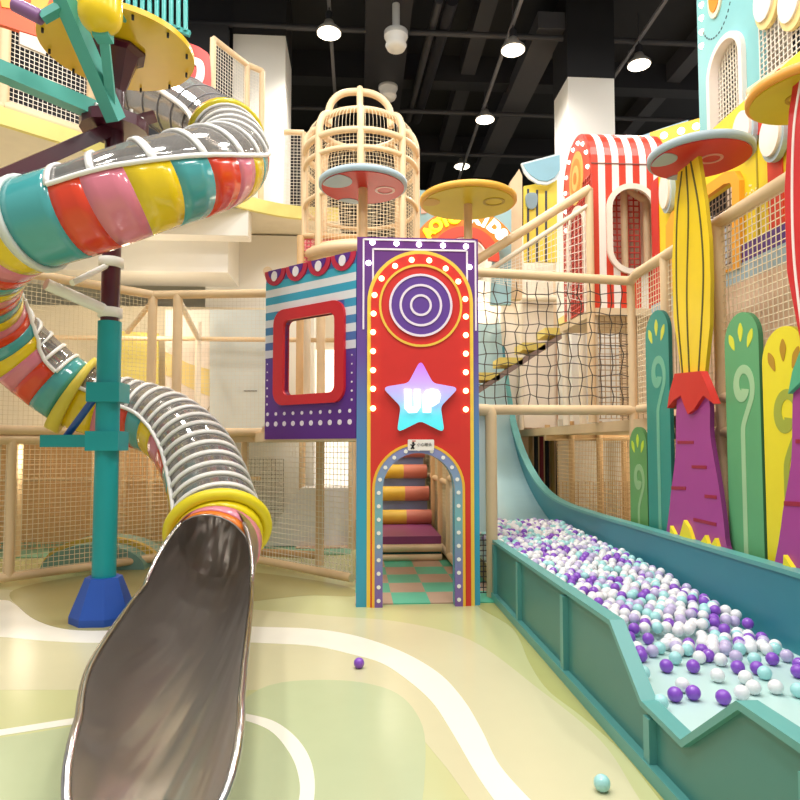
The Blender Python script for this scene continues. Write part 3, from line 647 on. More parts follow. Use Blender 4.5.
# white double line frame at top
for i, (l, w_) in enumerate((((363.5, 469.5), (240.5, 330)), ((373, 461), (250, 300)))):
    ul, ur = ft.uv(l[0], 280)[0], ft.uv(l[1]+6 if i == 0 else l[1]+6, 280)[0]; vt_ = ft.uv(420, w_[0])[1]; vb = ft.uv(420, w_[1] if i == 0 else 283)[1]
    mb = MB(); stroke(mb, ft, [(ul, vb), (ul, vt_-.001), (ul+.001, vt_)], .017, -.002, .008, M('f3e9f5', .4)); stroke(mb, ft, [(ul, vt_), (ur, vt_)], .017, -.002, .008, M('f3e9f5', .4)); stroke(mb, ft, [(ur, vt_), (ur, vb)], .017, -.002, .008, M('f3e9f5', .4))
    mb.build('line_frame', tw, 'white outline')
def bulb(u, v, n, m, parent=tw, fr=ft, r=.024):
    mb = MB(); mb.lathe([(r*1.15, 0), (r, .006), (r*.95, .012), (r*.6, .028), (.0001, .034)], fr.at(u, v, n), m, 10, fr.N); return mb.build('bulb', parent)
for px_, py_ in ((372.5, 242.5), (396.5, 243.5), (419, 244.5), (443, 245.5), (466, 246.5), (368.5, 263), (469.5, 267)): bulb(*ft.uv(px_, py_), 0, BULBW)
am = .085
A = arch(a0+am, 0, a1-am, va-am, 40)
for px_, py_ in ((411.5, 260.5), (429, 261), (395, 266.5), (445.5, 269), (381.5, 279), (458, 282), (374.5, 295.5), (465, 299.5), (373.5, 314), (465.5, 317), (373, 332.5), (465.5, 335.5), (373, 351.5), (465.5, 354), (373, 370.5), (465.5, 372.5), (373, 389), (465.5, 391), (373, 408.5), (465.5, 409.5)): bulb(*ft.uv(px_, py_), .02, BULBO)
# star sign
su, sv = ft.uv(420, 400.5); R1, R2 = .385, .2
st = []
pk = [(R1 if i % 2 == 0 else R2, PI/2+PI*i/5) for i in range(10)]
pp = [(su+r*math.cos(a), sv+r*math.sin(a)) for r, a in pk]
for i in range(10):
    p, q, s_ = pp[i-1], pp[i], pp[(i+1) % 10]; e = .16 if i % 2 == 0 else .1
    A_ = (q[0]+(p[0]-q[0])*e*1.6, q[1]+(p[1]-q[1])*e*1.6); B_ = (q[0]+(s_[0]-q[0])*e*1.6, q[1]+(s_[1]-q[1])*e*1.6)
    for t in (0, .2, .4, .6, .8, 1): st.append(((1-t)**2*A_[0]+2*t*(1-t)*q[0]+t*t*B_[0], (1-t)**2*A_[1]+2*t*(1-t)*q[1]+t*t*B_[1]))
sg = MB().prism(ft, [st], .02, .075, M_grad([(0, '3fe6ea'), (.3, '62dcee'), (.5, 'a9b6f0'), (.72, 'c3a0ee'), (1, 'c46af0')], sv-R1, sv+R1, emit=.55), M('c9c3e6', .4)).build('star_sign', tw, 'glowing star fading from violet to aqua')
LW = M('ffffff', emit=1.35)
def upx(pts): return ft.px(pts)
UL = [(403.5, 390), (410.5, 390), (410.5, 407.5), (413.5, 407.5), (413.5, 390), (419.5, 390), (419.5, 408), (416, 413), (408, 413.5), (404, 409)]
UP_ = [(422, 396), (425, 391), (431, 389.5), (437, 391), (439.5, 396), (438, 403), (433, 406.5), (430, 407), (430, 413), (422, 413)]
MB().prism(ft, [upx(UL)], .075, .1, LW).build('letter', sg); MB().prism(ft, [upx(UP_), circ(*ft.uv(430.5, 398), .019, 12)], .075, .1, LW).build('letter', sg)
# warning plate
cu_, cv_ = ft.uv(420.5, 445); pl = MB().prism(ft, [rrect(cu_-.125, cv_-.052, cu_+.125, cv_+.052, .01)], .03, .05, M('f3ece6', .4)).build('warning_plate', tw, 'small white warning plate')
BK = M('1c1a1c', .5)
put_text('writing', '\u5c0f\u5fc3\u78b0\u5934', .036, .0015, BK, ft, cu_+.033, cv_+.002, .052, pl)
mb = MB(); mb.prism(ft, [circ(cu_-.075, cv_+.018, .012, 10)], .05, .053, BK); stroke(mb, ft, [(cu_-.07, cv_+.006), (cu_-.08, cv_-.016), (cu_-.068, cv_-.036)], .02, .05, .053, BK); stroke(mb, ft, [(cu_-.1, cv_+.004), (cu_-.078, cv_-.008), (cu_-.055, cv_+.01)], .011, .05, .053, BK); stroke(mb, ft, [(cu_-.08, cv_-.016), (cu_-.096, cv_-.038)], .012, .05, .053, BK)
mb.build('pictogram', pl, 'black figure bumping its head'); mb = MB(); stroke(mb, ft, [(cu_-.085, cv_+.038), (cu_-.05, cv_+.038)], .008, .05, .053, RED); mb.build('pictogram', pl, 'red bar above the figure')
# purple striped window panel
q0 = ft.at(W0, 0); qd = P(265.5, 350, x=-1.01)
pA = V((-1.0, 7.06, 0)); fp = Fr(pA, (q0.x-pA.x, q0.y-.0-pA.y, 0)); LP = (V((q0.x, q0.y, 0))-pA).length
vT0, vT1, vB0, vB1 = fp.uv(266, 271.5)[1], fp.uv(355, 253)[1], fp.uv(265, 438)[1], fp.uv(354, 440)[1]
vT = (vT0+vT1)/2; vB = (vB0+vB1)/2
pn = thing('striped_window_panel', 'purple and blue striped panel with a red-framed window left of the tower', 'panel', pA)
wo = fp.px([(275, 309), (346, 301)]); wi = rrect(fp.uv(285, 350)[0], fp.uv(310, 394)[1], fp.uv(336.5, 350)[0], fp.uv(310, 317)[1], .07)
wo = rrect(fp.uv(275.5, 350)[0], fp.uv(310, 404)[1], fp.uv(346, 350)[0], fp.uv(310, 305.5)[1], .15)
MB().prism(fp, [[(0, vB), (LP-.01, vB), (LP-.01, vT), (0, vT)], wi], -.05, 0, M_grad([(0, '5b2384'), (.4, '5f3494'), (.62, '4b5ab0'), (1, '3f7cbc')], vB, vT)).build('board', pn)
MB().prism(fp, [wo, wi], -.06, .035, M('cf2530', .35)).build('window_frame', pn, 'red rounded window frame')
H_ = vT-vB
for i, (c, h) in enumerate((('3fb0cf', .0), ('e6e9f0', 0), ('3aa6ca', 0), ('e6e9f0', 0), ('3f9ac6', 0), ('dfe3ee', 0), ('4a86bd', 0), ('dfe3ee', 0), ('5070b4', 0), ('dcdcea', 0))):
    t = vT-.12-.082*i; b = t-.082
    if i > 9: break
    ul, ur = 0.0, LP-.01
    if b > wo[0][1]+.15: segs = [(ul, ur)]
    else: segs = [(ul, min(p[0] for p in wo)+.02), (max(p[0] for p in wo)-.02, ur)]
    for s0_, s1_ in segs: MB().prism(fp, [[(s0_, b), (s1_, b), (s1_, t), (s0_, t)]], 0, .004, M(c, .4)).build('stripe', pn, ('white' if i % 2 else 'blue')+' stripe')
nS = 4
for k in range(nS):
    c = LP*(k+.5)/nS-.005; r = LP/nS/2
    half = lambda rr: [(c-rr, vT)]+[(c+rr*math.cos(PI+PI*i/14), vT+rr*1.05*math.sin(PI+PI*i/14)) for i in range(15)][1:-1]+[(c+rr, vT)]
    o = MB().prism(fp, [half(r*.98)], 0, .02, M('c22a4a', .4)).build('scallop', pn, 'crimson scallop'); MB().prism(fp, [half(r*.62)], .02, .026, M('5a2b8c', .4)).build('scallop_centre', o); MB().prism(fp, [circ(c, vT-.07, .045, 16, .055)], .026, .032, M('f1ecf3', .4)).build('white_dot', o)
WD = M('efe6f2', .4)
for k in range(10):
    for v_, r in ((fp.uv(310, 423)[1], .027), (fp.uv(310, 412.5)[1], .019)): MB().prism(fp, [circ(LP*(k+.35)/10, v_, r, 12)], 0, .005, WD).build('white_dot', pn)
for k in range(6):
    for u in (.035, LP-.06): MB().prism(fp, [circ(u, fp.uv(310, 402-8.5*k)[1], .012-.001*k, 10)], 0, .005, WD).build('white_dot', pn)
# stairs seen through the door
sr = thing('padded_staircase', 'padded stairs with yellow and coral treads inside the UP doorway', 'stairs', (.5, 9, 0))
TR = M('d8806a', .5); LIL = M('8f9cc2', .5); xs0, xs1 = .3, 1.05
MB().box((.2, 8.6, .22), (1.1, 10.0, .32), M('8a3f6e', .45)).build('platform', sr, 'plum padded landing'); MB().box((.2, 8.62, .08), (1.1, 8.7, .2), M('1f6a66', .5)).build('riser', sr, 'teal riser'); 
MB().tube([(.15, 8.58, .17), (1.1, 8.58, .17)], .05, WOOD, 10).build('rail', sr); MB().tube([(.15, 8.56, .05), (1.1, 8.56, .05)], .045, WOOD, 10).build('rail', sr)
for k in range(8):
    y = 10.0+.32*k; z = .42+.335*k
    MB().box((.05, y, z-.3), (1.1, y+.45, z-.02), LIL).build('riser', sr, 'lilac riser')
    for x0, x1, m, lab in ((.05, .74, M('e8be3e', .5), 'yellow half tread'), (.74, 1.12, TR, 'coral half tread')):
        MB().tube([(x0, y-.02, z), (x1, y-.02, z)], .115, m, 14).build('tread', sr, lab)
f = thing('net_fence', 'beige post and net wall on the right inside the doorway', 'fence', (1.15, 7.5, 0))
bay(f, (1.2, 7.0), (1.2, 8.5), .08, 2.6, .05, (0, 1), .4, NETW, .05); bay(f, (1.2, 8.5), (1.2, 11.4), .08, 3.2, .05, (1,), .3, M('d9c39a', .8, var=0), .05); rail((1.2, 9.3, 0), (1.2, 9.3, 3.2), .06, 'post', f, WOOD2); rail((1.2, 10.2, 0), (1.2, 10.2, 3.2), .06, 'post', f, WOOD2)
mb = MB(); cA, cB = M('4fb596', .5), M('b99a84', .5)
for i in range(4):
    for j in range(5): mb.box((-.02+.36*i, 6.28+.46*j, .001), (.34+.36*i, 6.74+.46*j, .012), cA if (i+j) % 2 else cB)
tag(mb.build('foam_tile_mat'), 'green and brown chequered foam tile mat inside the doorway', 'mat')
# tower back enclosure
MB().box((W0, 6.33, 3.0), (W0+.05, 8.2, 3.4), M('eadfcf', .6)).build('side_beam', tw); MB().box((W1-.05, 6.33, 3.0), (W1, 7.0, 3.4), M('eadfcf', .6)).build('side_beam', tw)
# ------------------------------------------------------------------ disc trees (flat mushroom roofs)
def mush(name, label, px_, py_, y, wpx, rim, und, spot, ring, stem_to, rp=(.45, 0), stemm=WOOD2, th=.07, sr_=.05, stem=True, spots=((-.62, .35, .3),)):
    c = P(px_, py_, y=y); r = wpx/2*y/F; t = thing(name, label, 'canopy', (c.x, c.y, stem_to if stem else c.z))
    MB().lathe([(r-.015, 0), (r, .012), (r, th-.012), (r-.015, th)], c, rim, 56).build('disc', t)
    fr = Fr(c, (1, 0, 0), (0, -1, 0))   # underside frame, normal down
    fr.N = V((0, 0, -1))
    o = MB().prism(fr, [circ(0, 0, r*.93, 48)], -.002, .008, und).build('underside', t)
    mb = MB(); stroke(mb, fr, circ(r*rp[0], r*rp[1], r*.2, 28), r*.055, .008, .014, ring, True); mb.build('painted_ring', o)
    for su_, sv_, q in spots:
        pl = [p for p in circ(su_*r, sv_*r, q*r, 30)]
        pl = [(p[0], p[1]) if math.hypot(*p) < r*.925 else (p[0]*r*.925/math.hypot(*p), p[1]*r*.925/math.hypot(*p)) for p in pl]
        MB().prism(fr, [pl], .008, .014, spot).build('painted_spot', o)
    if stem: MB().tube([(c.x, c.y, stem_to), (c.x, c.y, c.z)], sr_, stemm, 12).build('stem', t)
    return t
LB = M('a9bfcc', .45); RD = M('c9261d', .45)
mush('disc_canopy', 'round red and pale blue disc canopy on a beige post above the tower', 363, 188, 7.0, 90, LB, RD, LB, M('dfb6b0', .45), 1.66, rp=(.5, -.05), spots=((-.6, .4, .36), (-.35, -.85, .26)))
mush('disc_canopy', 'round yellow disc canopy in front of the neon sign', 468, 204, 7.4, 99, M('e6ae3e', .45), M('d9c02c', .45), M('d2a52c', .45), M('b79a22', .45), 1.9, rp=(.5, .2), spots=((-.8, .1, .2),))
# ================================================================== BALL PIT
XF, XB = 1.36, 2.62; PZ = .27
pit = thing('ball_pit', 'long teal ball pit trough with panelled front and notched entry', 'ball pit', (XF, 4.5, 0))
TP = M('40807b', .4, var=.03); TF = M('5a9f9b', .38, var=.03); TI = M('b9d8d4', .35, var=.03); TB = M('2e7f8e', .4, var=.04)
fF = Fr((XF, 6.42, 0), (0, -1, 0))         # u runs towards the viewer
def yu(y): return 6.42-y
prof = [(yu(6.42), .56), (yu(3.42), .575), (yu(3.05), .30), (yu(2.66), .285), (yu(2.25), .60), (yu(1.2), .60)]
fl = [(0, .02), (yu(1.2), .02)]+prof[::-1]
MB().prism(fF, [fl], -.03, 0, TP).build('front_board', pit)
mb = MB()
def mitre(pl, h):
    o = []
    for i, p in enumerate(pl):
        p = V(p); d1 = (p-V(pl[i-1])).normalized() if i else None; d2 = (V(pl[i+1])-p).normalized() if i < len(pl)-1 else None
        d1 = d1 or d2; d2 = d2 or d1; n1_, n2_ = V((-d1.y, d1.x)), V((-d2.y, d2.x)); m_ = (n1_+n2_).normalized(); o.append(tuple(p+m_*(h/max(.3, m_.dot(n1_)))))
    return o
mb.prism(fF, [mitre(prof, .022)+mitre(prof, -.006)[::-1]], -.05, .03, TF)
mb.build('top_rim', pit)
mb = MB(); mb.box((XF-.045, 1.2, .0), (XF, 6.42, .07), TF); mb.build('plinth', pit)
for y in (6.38, 5.42, 4.22, 2.98, 1.9):
    zt = .54 if y > 3.42 or y < 2.25 else .27
    MB().box((XF-.035, y-.03, .07), (XF, y+.03, zt), TF).build('upright', pit)
MB().box((XF+.031, 1.2, PZ-.03), (XB, 8.2, PZ), TI).build('pit_floor', pit, 'pale teal pit floor')
# back board rising along the slide, traced as the curve of its own side
fB = Fr((XB, 11.6, 0), (0, -1, 0))
def ub(y): return 11.6-y
SLIDE = [(11.75, 3.75), (11.55, 3.0), (11.3, 2.4), (10.9, 1.72), (10.4, 1.22), (9.8, .85), (9.1, .58), (8.4, .4), (7.7, PZ)]
topc = [(12.0, 3.9)]+[(11.75, 3.1), (11.35, 2.35), (11.0, 1.88), (10.4, 1.4), (9.7, 1.05), (9.0, .85), (8.2, .765), (7.2, .745), (6.2, .745)]
tp = sm([(ub(y), z) for y, z in topc], 4, False)
MB().prism(fB, [[(ub(12), 0)]+tp+[(ub(1.2), .745), (ub(1.2), 0)][0:2]], -.09, 0, TB).build('back_board', pit, 'deep teal curved back board')
mb = MB(); stroke(mb, fB, tp[4:]+[(ub(1.2), .745)], .03, -.1, .01, TF); mb.build('back_rim', pit)
sl = sm(SLIDE, 4, False); mb = MB(); vs = []; fs = []
for y, z in sl: vs += [(XF-.13 if y > 8.4 else XF+.03, y, z), (XB, y, z), (XB, y+.02, z-.03), (XF-.13 if y > 8.4 else XF+.03, y+.02, z-.03)]
for i in range(len(sl)-1):
    for k in range(4): fs.append((4*i+k, 4*i+(k+1) % 4, 4*i+4+(k+1) % 4, 4*i+4+k))
mb.add(vs, fs, M('b4d3d6', .22, var=.02), True); mb.build('slide_surface', pit, 'pale blue curved slide surface')
# ------------------------------------------------------------------ balls
BC = [('white', M('eeeef0', .3, coat=.2, var=0)), ('purple', M('8a50c4', .3, coat=.2, var=0)), ('pale aqua', M('a9e0e0', .3, coat=.2, var=0)), ('lilac', M('c3b8dc', .3, coat=.2, var=0))]
RB = .0365
bm_ = []
for cn, m in BC:
    me = MB().ball((0, 0, 0), RB, m, 14, 9).build('tmp'); bm_.append(me.data); bpy.data.objects.remove(me)
spots = []
def top(x, y):                     # height of the heap of balls
    if y < 3.75: return -1
    h = .0+.1*min(1, max(0, (y-3.85)/.5))+.1*min(1, max(0, (y-4.4)/1.6))+.06*max(0, min(1, (y-6.5)/2))
    return PZ+h
y = 3.8; row = 0
while y < 8.35:
    x = XF+.06+(row % 2)*.037
    while x < XB-.05:
        h = top(x, y)
        if h > 0 and (y > 4.3 or random.random() < .75 or x > 2.1):
            xx, yy = x+random.uniform(-.012, .012), y+random.uniform(-.012, .012)
            z = h+random.uniform(0, .035)
            z = max(z, PZ+RB)
            if z < PZ+.07: z = PZ+RB
            sz = [zz for yy2, zz in SLIDE if yy2 >= y][-1] if y > 7.8 else 0
            spots.append((xx, yy, max(z, sz+.03), -1))
        x += .077
    y += .068; row += 1
for px_, py_, c in ((575.5, 500+472/2.424, 1),): pass
loose = [(497, 471, 1), (541, 467, 1), (529, 482, 2), (614, 478, 1), (659, 467, 0), (633, 457, 1), (687, 454, 0), (702, 446, 1), (541, 403, 1), (476, 402, 1), (454, 393, 2), (415, 377, 1), (498, 383, 2), (556, 381, 0), (578, 377, 1), (600, 425, 0), (649, 405, 1), (668, 400, 1), (696, 407, 1), (724, 407, 0), (741, 453, 0), (462, 490, 2), (447, 503, 2), (399, 317, 2), (432, 336, 1), (484, 338, 0), (796, 461, 2), (668, 430, 0), (628, 434, 0), (608, 387, 0), (733, 385, 1), (436, 376, 3), (515, 448, 0), (420, 418, 2)]
lo = []
for cx, cy, c in loose:
    q = P(470+cx/2.424, 500+cy/2.424, z=PZ+RB)
    if XF+.06 < q.x < XB-.05 and all((q-V(o[:3])).length > .072 for o in lo): lo.append((q.x, q.y, q.z, c))
spots = [s_ for s_ in spots if all(math.dist(s_[:3], o[:3]) > .07 for o in lo)]+lo
for _ in range(60):
    q = V((random.uniform(1.75, XB-.06), random.uniform(3.4, 4.0), PZ+RB))
    if q.x > 1.7+(3.9-q.y)*.9 and all(math.dist(q, o[:3]) > .073 for o in spots): spots.append((q.x, q.y, q.z, -1))
spots.sort(key=lambda s_: s_[1])
GP = 'plastic balls in the pit'
def pickc(x, y):
    w = random.random(); s_ = .5+.5*math.sin(x*5+y*2.3)*math.cos(y*3.1-x*2)
    return 1 if w < .05+.26*s_ else 2 if w < .3+.12*s_ else 3 if w < .5+.1*s_ else 0
mb = MB(); cnt = 0
for x, y, z, c in spots:
    if c < 0: c = pickc(x, y)
    if cnt < 290:
        o = bpy.data.objects.new('plastic_ball', bm_[c]); COL.objects.link(o); o.location = (x, y, z); cnt += 1
        tag(o, '%s plastic ball lying in the near part of the teal ball pit' % BC[c][0], 'ball', '%s balls in the pit' % BC[c][0])
    else: mb.ball((x, y, z), RB, BC[c][1], 8, 5)
    if y > 4.4 and top(x, y) > PZ+.12: mb.ball((x+.036, y+.03, z-.055), RB, BC[pickc(x, y)][1], 6, 4)
tag(mb.build('heap_of_balls'), 'heap of small white, purple and aqua balls filling the far part of the pit', 'balls', None, 'stuff')
for px_, py_, c, lab in ((359, 663, 1, 'single purple ball alone on the green floor'), (602, 783, 2, 'single pale aqua ball alone on the floor beside the pit')):
    q = P(px_, py_, z=.036); o = bpy.data.objects.new('plastic_ball', bm_[c]); COL.objects.link(o); o.location = q; tag(o, lab, 'ball')
# ================================================================== PAINTED PLANT BOARDS
fC = Fr((2.76, 6, 0), (0, -1, 0)); TH = .036
def X3(p): return [(640+u/2.667, 280+v/2.667) for u, v in p]
def X4(p): return [(640+u/4, 100+v/4) for u, v in p]
dup_src = {}
def carrot(label, du, stem_c, line_c, col_c, rims, dlabel):
    t = thing('carrot_plant_board', label, 'plant board', (2.76, 6-fC.uv(702, 500)[0]-du, .6))
    sh = lambda pl: [(u+du, v) for u, v in pl]
    body = sh(sm(fC.px(X3([(115, 300), (190, 305), (200, 420), (224, 560), (240, 690), (238, 760), (85, 760), (90, 600), (105, 470)])), 5))
    MB().prism(fC, [body], 0, TH, M('a5408f', .45), M('7d2c6c', .45)).build('root_board', t, 'purple tapered root')
    for q in ([(112, 429), (155, 429), (155, 437), (112, 437)], [(150, 494), (190, 495), (190, 504), (150, 502)], [(95, 550), (134, 551), (134, 560), (95, 559)], [(185, 572), (217, 575), (217, 584), (185, 581)], [(155, 634), (216, 648), (216, 657), (155, 643)]):
        MB().prism(fC, [sh(fC.px(X3(q)))], TH, TH+.004, M('9a1f3c', .45)).build('painted_dash', t)
    s1 = fC.px(X4([(163, 290), (245, 225), (272, 400), (290, 560), (295, 720)])+X3([(195, 120), (180, 262), (120, 266), (97, 100)])+X4([(140, 640), (150, 400)]))
    MB().prism(fC, [sh(s1)], -.005, TH-.01, stem_c[0], stem_c[1]).build('stalk_board', t, 'tall ribbed stalk')
    for ln in (X4([(180, 285), (160, 480), (160, 800)])+X3([(122, 250)]), X4([(197, 265), (206, 450), (200, 800)])+X3([(140, 248)]), X4([(215, 245), (247, 420), (265, 620), (264, 800)])+X3([(165, 246)])):
        mb = MB(); stroke(mb, fC, sh(sm(fC.px(ln), 6, False)), .02, TH-.01, TH-.006, line_c); mb.build('painted_line', t)
    cl = sh(fC.px(X3([(112, 250), (182, 243), (200, 285), (218, 330), (190, 308), (178, 325), (165, 345), (148, 358), (138, 335), (128, 308), (110, 320), (92, 342), (98, 300)])))
    MB().prism(fC, [[(u+(.1 if du else 0), v) for u, v in cl]], TH-.03, TH+.03, col_c).build('collar', t, 'pointed leaf collar')
    for q in ([(98, 720), (100, 655), (118, 690), (126, 680), (137, 640), (150, 660), (163, 700), (170, 740), (120, 750)], [(172, 745), (178, 712), (183, 698), (195, 680), (206, 715), (214, 702), (222, 688), (230, 715), (234, 760)]):
        MB().prism(fC, [sh(fC.px(X3(q)))], TH, TH+.03, M('f2dd2c', .45)).build('grass_tuft', t, 'yellow grass tuft')
    return t
carrot('purple carrot board with yellow stalk, red collar and red dashes', 0, (YEL, M('c2a412', .4)), M('4c4416', .5), M('cf2b23', .45), None, None)
carrot('purple carrot board with red stalk at the right edge of the picture', 1.5, (M('cc1f26', .4), M('a0141c', .4)), M('f3e6e0', .5), M('4fae84', .45), None, None)
def plank(label, base, swirl, leaf, pxs, top_py, bot_py, n0=-.062, vb=None):
    ul, ur = sorted((fC.uv(pxs[0], 450)[0], fC.uv(pxs[1], 450)[0])); w_ = ur-ul; vt_ = fC.uv((pxs[0]+pxs[1])/2, top_py)[1]; v0 = vb if vb is not None else 0
    t = thing('fern_plank', label, 'plant board', (2.8, 6-(ul+ur)/2, v0))
    s_ = w_*.97; uc = (ul+ur)/2
    MB().prism(fC, [arch(ul, v0, ur, vt_, 24)], n0, n0+TH, base[0], base[1]).build('plank', t)
    # crozier: stem then spiral
    cy = vt_-w_*1.3; R = w_*.31; cx_ = uc+.02*w_; pl = [(uc, cy-R*2.7), (uc+.03*w_, cy-R*2.1)]; wd = [w_*.12]*2
    for i in range(25):
        a = -.85+i*.28; r = R*(1.0-.03*i); pl.append((cx_+r*math.cos(a), cy+r*1.3*math.sin(a))); wd.append(w_*(.12+.004*i))
    P_ = smooth2(pl, 3); wl = [wd[min(i//3, len(wd)-1)] for i in range(len(P_))]
    P_ = [V((uc, v0+.02, 0)), V((uc, cy-R*4, 0)), V((uc, cy-R*3.2, 0))]+P_; wl = [w_*.12]*3+wl
    mb = MB(); stroke(mb, fC, [(p.x, p.y) for p in P_], wl, n0+TH, n0+TH+.003, swirl); mb.build('painted_fern_curl', t)
    mb = MB()
    for k, a in ((-1, .45), (0, 0), (1, -.45)):
        c, q = math.cos(a), math.sin(a); o = (uc+k*w_*.26, vt_-w_*(.5 if k else .36))
        dr = [(0, -.13), (.05, -.02), (.055, .06), (0, .15), (-.055, .06), (-.05, -.02)]
        mb.prism(fC, [[(o[0]+(x*c-y*q)*w_*1.2, o[1]+(x*q+y*c)*w_*1.2) for x, y in sm(dr, 3)]], n0+TH, n0+TH+.003, leaf)
    mb.build('painted_leaf_drops', t)
plank('teal rounded plank with a pale fern curl, left of the yellow stalk', (M('2a9183', .45), M('1d6a60', .45)), M('6fb79a', .45), M('d5d944', .45), (645, 668), 309, 0)
plank('short green rounded plank with a fern curl, smallest of the planks', (M('5f9c58', .45), M('41713c', .45)), M('8fb983', .45), M('c4de36', .45), (627, 644), 427, 0)
plank('wide green rounded plank with a pale fern curl, right of the carrot', (M('5fa872', .45), M('41794f', .45)), M('a4cc9c', .45), M('e2e23c', .45), (724, 758), 311, 0)
plank('yellow rounded plank with an olive fern curl at the right', (M('eedd2a', .45), M('b3a31a', .45)), M('a3ab3c', .45), M('b98c1e', .45), (761, 806), 325, 0)
LBg = M('9fb0b8', .45)
mush('disc_canopy', 'round red disc canopy on the yellow ribbed stalk', 700, 160, 5.15, 105, LBg, M('c92a2a', .45), LBg, M('dba39c', .45), 0, stem=False, rp=(.16, .12), spots=((-.8, .0, .3), (0, -.88, .26)))
mush('disc_canopy', 'round yellow disc canopy at the right edge of the picture', 812, 97, 3.95, 128, M('e9a13c', .45), M('d3bd26', .45), M('e9a13c', .45), M('b08a1c', .45), 0, stem=False, rp=(-.2, .0), spots=())
# ================================================================== RIGHT PLAY STRUCTURE
XR = 2.95
zr = P(628, 281, y=6.95).z; z0r = P(560, 410, y=6.95).z
yc = 6.95; xc = P(631, 300, y=yc).x
f = thing('rope_net_bridge', 'dark rope net hung between thick beige rails over the ball pit slide', 'net', (2, yc, z0r))
xl_ = P(474, 300, y=yc).x
rail((xl_, yc, P(480, 272, y=yc).z), (xc, yc, zr), .052, 'top_rail', f); rail((xl_, yc, z0r), (xc, yc, z0r), .055, 'bottom_rail', f); rail((xc, yc, 0), (xc, yc, zr), .045, 'post', f)
net(MB(), (xl_, yc, z0r+.03), (xc, yc, z0r+.03), (xc, yc, zr-.03), (xl_, yc, zr-.03), .115, ROPE, .0065, .22).build('rope_net', f, 'knotted dark rope net')
f2 = thing('corner_post', 'beige padded post with elbow at the corner of pit and tower', 'post', (1.3, 6.5, 0))
q = P(491, 410, y=6.5); MB().tube([(q.x, 6.5, 0), (q.x, 6.5, q.z-.06)], .058, WOOD, 14).build('post', f2); MB().tube(smooth2([(q.x, 6.5, q.z-.08), (q.x-.01, 6.5, q.z-.02), (q.x-.06, 6.5, q.z), (q.x-.25, 6.5, q.z)], 4), .06, WOOD, 14).build('elbow', f2)
net(MB(), (W1, 6.5, .05), (q.x, 6.5, .05), (q.x, 6.5, .62), (W1, 6.5, .62), .05, M('3d3a3a', .8, var=0), .006).build('net', f2, 'dark net')
MB().box((W1+.0, 6.52, .65), (q.x, 6.54, 1.85), M('d3e2e2', .3)).build('screen', f2, 'pale screen')
# side railing over the plant boards
f = thing('side_railing', 'beige rail and net running over the plant boards to the right edge', 'fence', (XR, 5, z0r))
zb_ = 1.9
rail((xc, yc, zr), (XR, yc-.32, zr), .052, 'top_rail', f); rail((XR, yc-.32, zr), (XR, 2.6, zr+.02), .052, 'top_rail', f); rail((XR, yc-.3, 1.62), (XR, 2.6, 1.62), .045, 'bottom_rail', f); rail((XR, yc-.3, zb_), (XR, 2.6, zb_), .045, 'bottom_rail', f)
for p_ in (677, 735): y = XR*F/(p_-358)*1.0; rail((XR, y, 0), (XR, y, zr), .05, 'post', f)
rail((XR, 3.6, 0), (XR, 3.6, zr), .05, 'post', f)
net(MB(), (XR, yc-.3, zb_), (XR, 2.6, zb_), (XR, 2.6, zr), (XR, yc-.3, zr), .055, NETC, .0045).build('net', f)
net(MB(), (XR, 9.5, .3), (XR, 2.6, .3), (XR, 2.6, 1.6), (XR, 9.5, 1.6), .055, M('c9a878', .8, var=0), .0045).build('net', f, 'tan net below the deck')
# lower storey behind the boards
f = thing('play_structure', 'beige posts and rails behind the plant boards under the deck', 'frame', (3.6, 9, 0))
for p_, y in ((572, 10.2), (600, 10.2), (625, 10.4), (548, 12), (656, 8.2), (700, 7.8), (745, 7)): x = P(p_, 480, y=y).x; rail((x, y, 0), (x, y, 1.9), .05, 'post', f, WOOD2)
rail((P(545, 437, y=10.3).x, 10.3, P(545, 437, y=10.3).z), (5.2, 10.3, P(545, 437, y=10.3).z), .06, 'middle_rail', f, WOOD2)
net(MB(), (3.1, 9.9, .05), (5.2, 9.9, .05), (5.2, 9.9, .95), (3.1, 9.9, .95), .06, M('b58c5c', .8, var=0), .006).build('net', f, 'brown net')
pw = tag(MB().box((P(573, 480, y=11).x, 11, 0), (6.5, 11.05, 1.85), M('efcfa8', .6)).build('peach_panel'), 'large peach wall panel under the deck behind the short green plank', 'panel')
rc = thing('roller_screen', 'row of thin coloured vertical rollers beside the pit slide', 'screen', P(535, 480, y=11.7))
for i, c in enumerate(('c9a06a', '2c2a30', 'a8324a', '2c2a30', 'd9b36a', '33313a', 'e6dccb')):
    x = P(531+i*5.4, 480, y=11.9).x; MB().tube([(x, 11.9, .2), (x, 11.9, 1.75)], .04, M(c, .5), 8).build('roller', rc)
gp = tag(MB().box((P(556, 480, y=10.9).x, 10.7, 0), (P(565, 480, y=10.9).x, 10.78, 1.95), M('cfd0c8', .5)).build('grey_post_board'), 'grey upright board between the rollers and the peach panel', 'board')
# deck of the upper play level
dk = tag(MB().box((XR+.05, 2.6, 1.68), (7.5, 6.9, 1.8), M('ddc39a', .6)).box((XR+.05, 6.9, 1.68), (7.5, 13, 1.8), M('ddc39a', .6)).build('play_deck'), 'beige upper play deck behind the right railing', 'deck')
dk = tag(MB().box((-.2, 12.2, 1.68), (XR, 13.3, 1.8), M('ddc39a', .6)).build('play_deck'), 'beige play deck behind the rope net', 'deck')
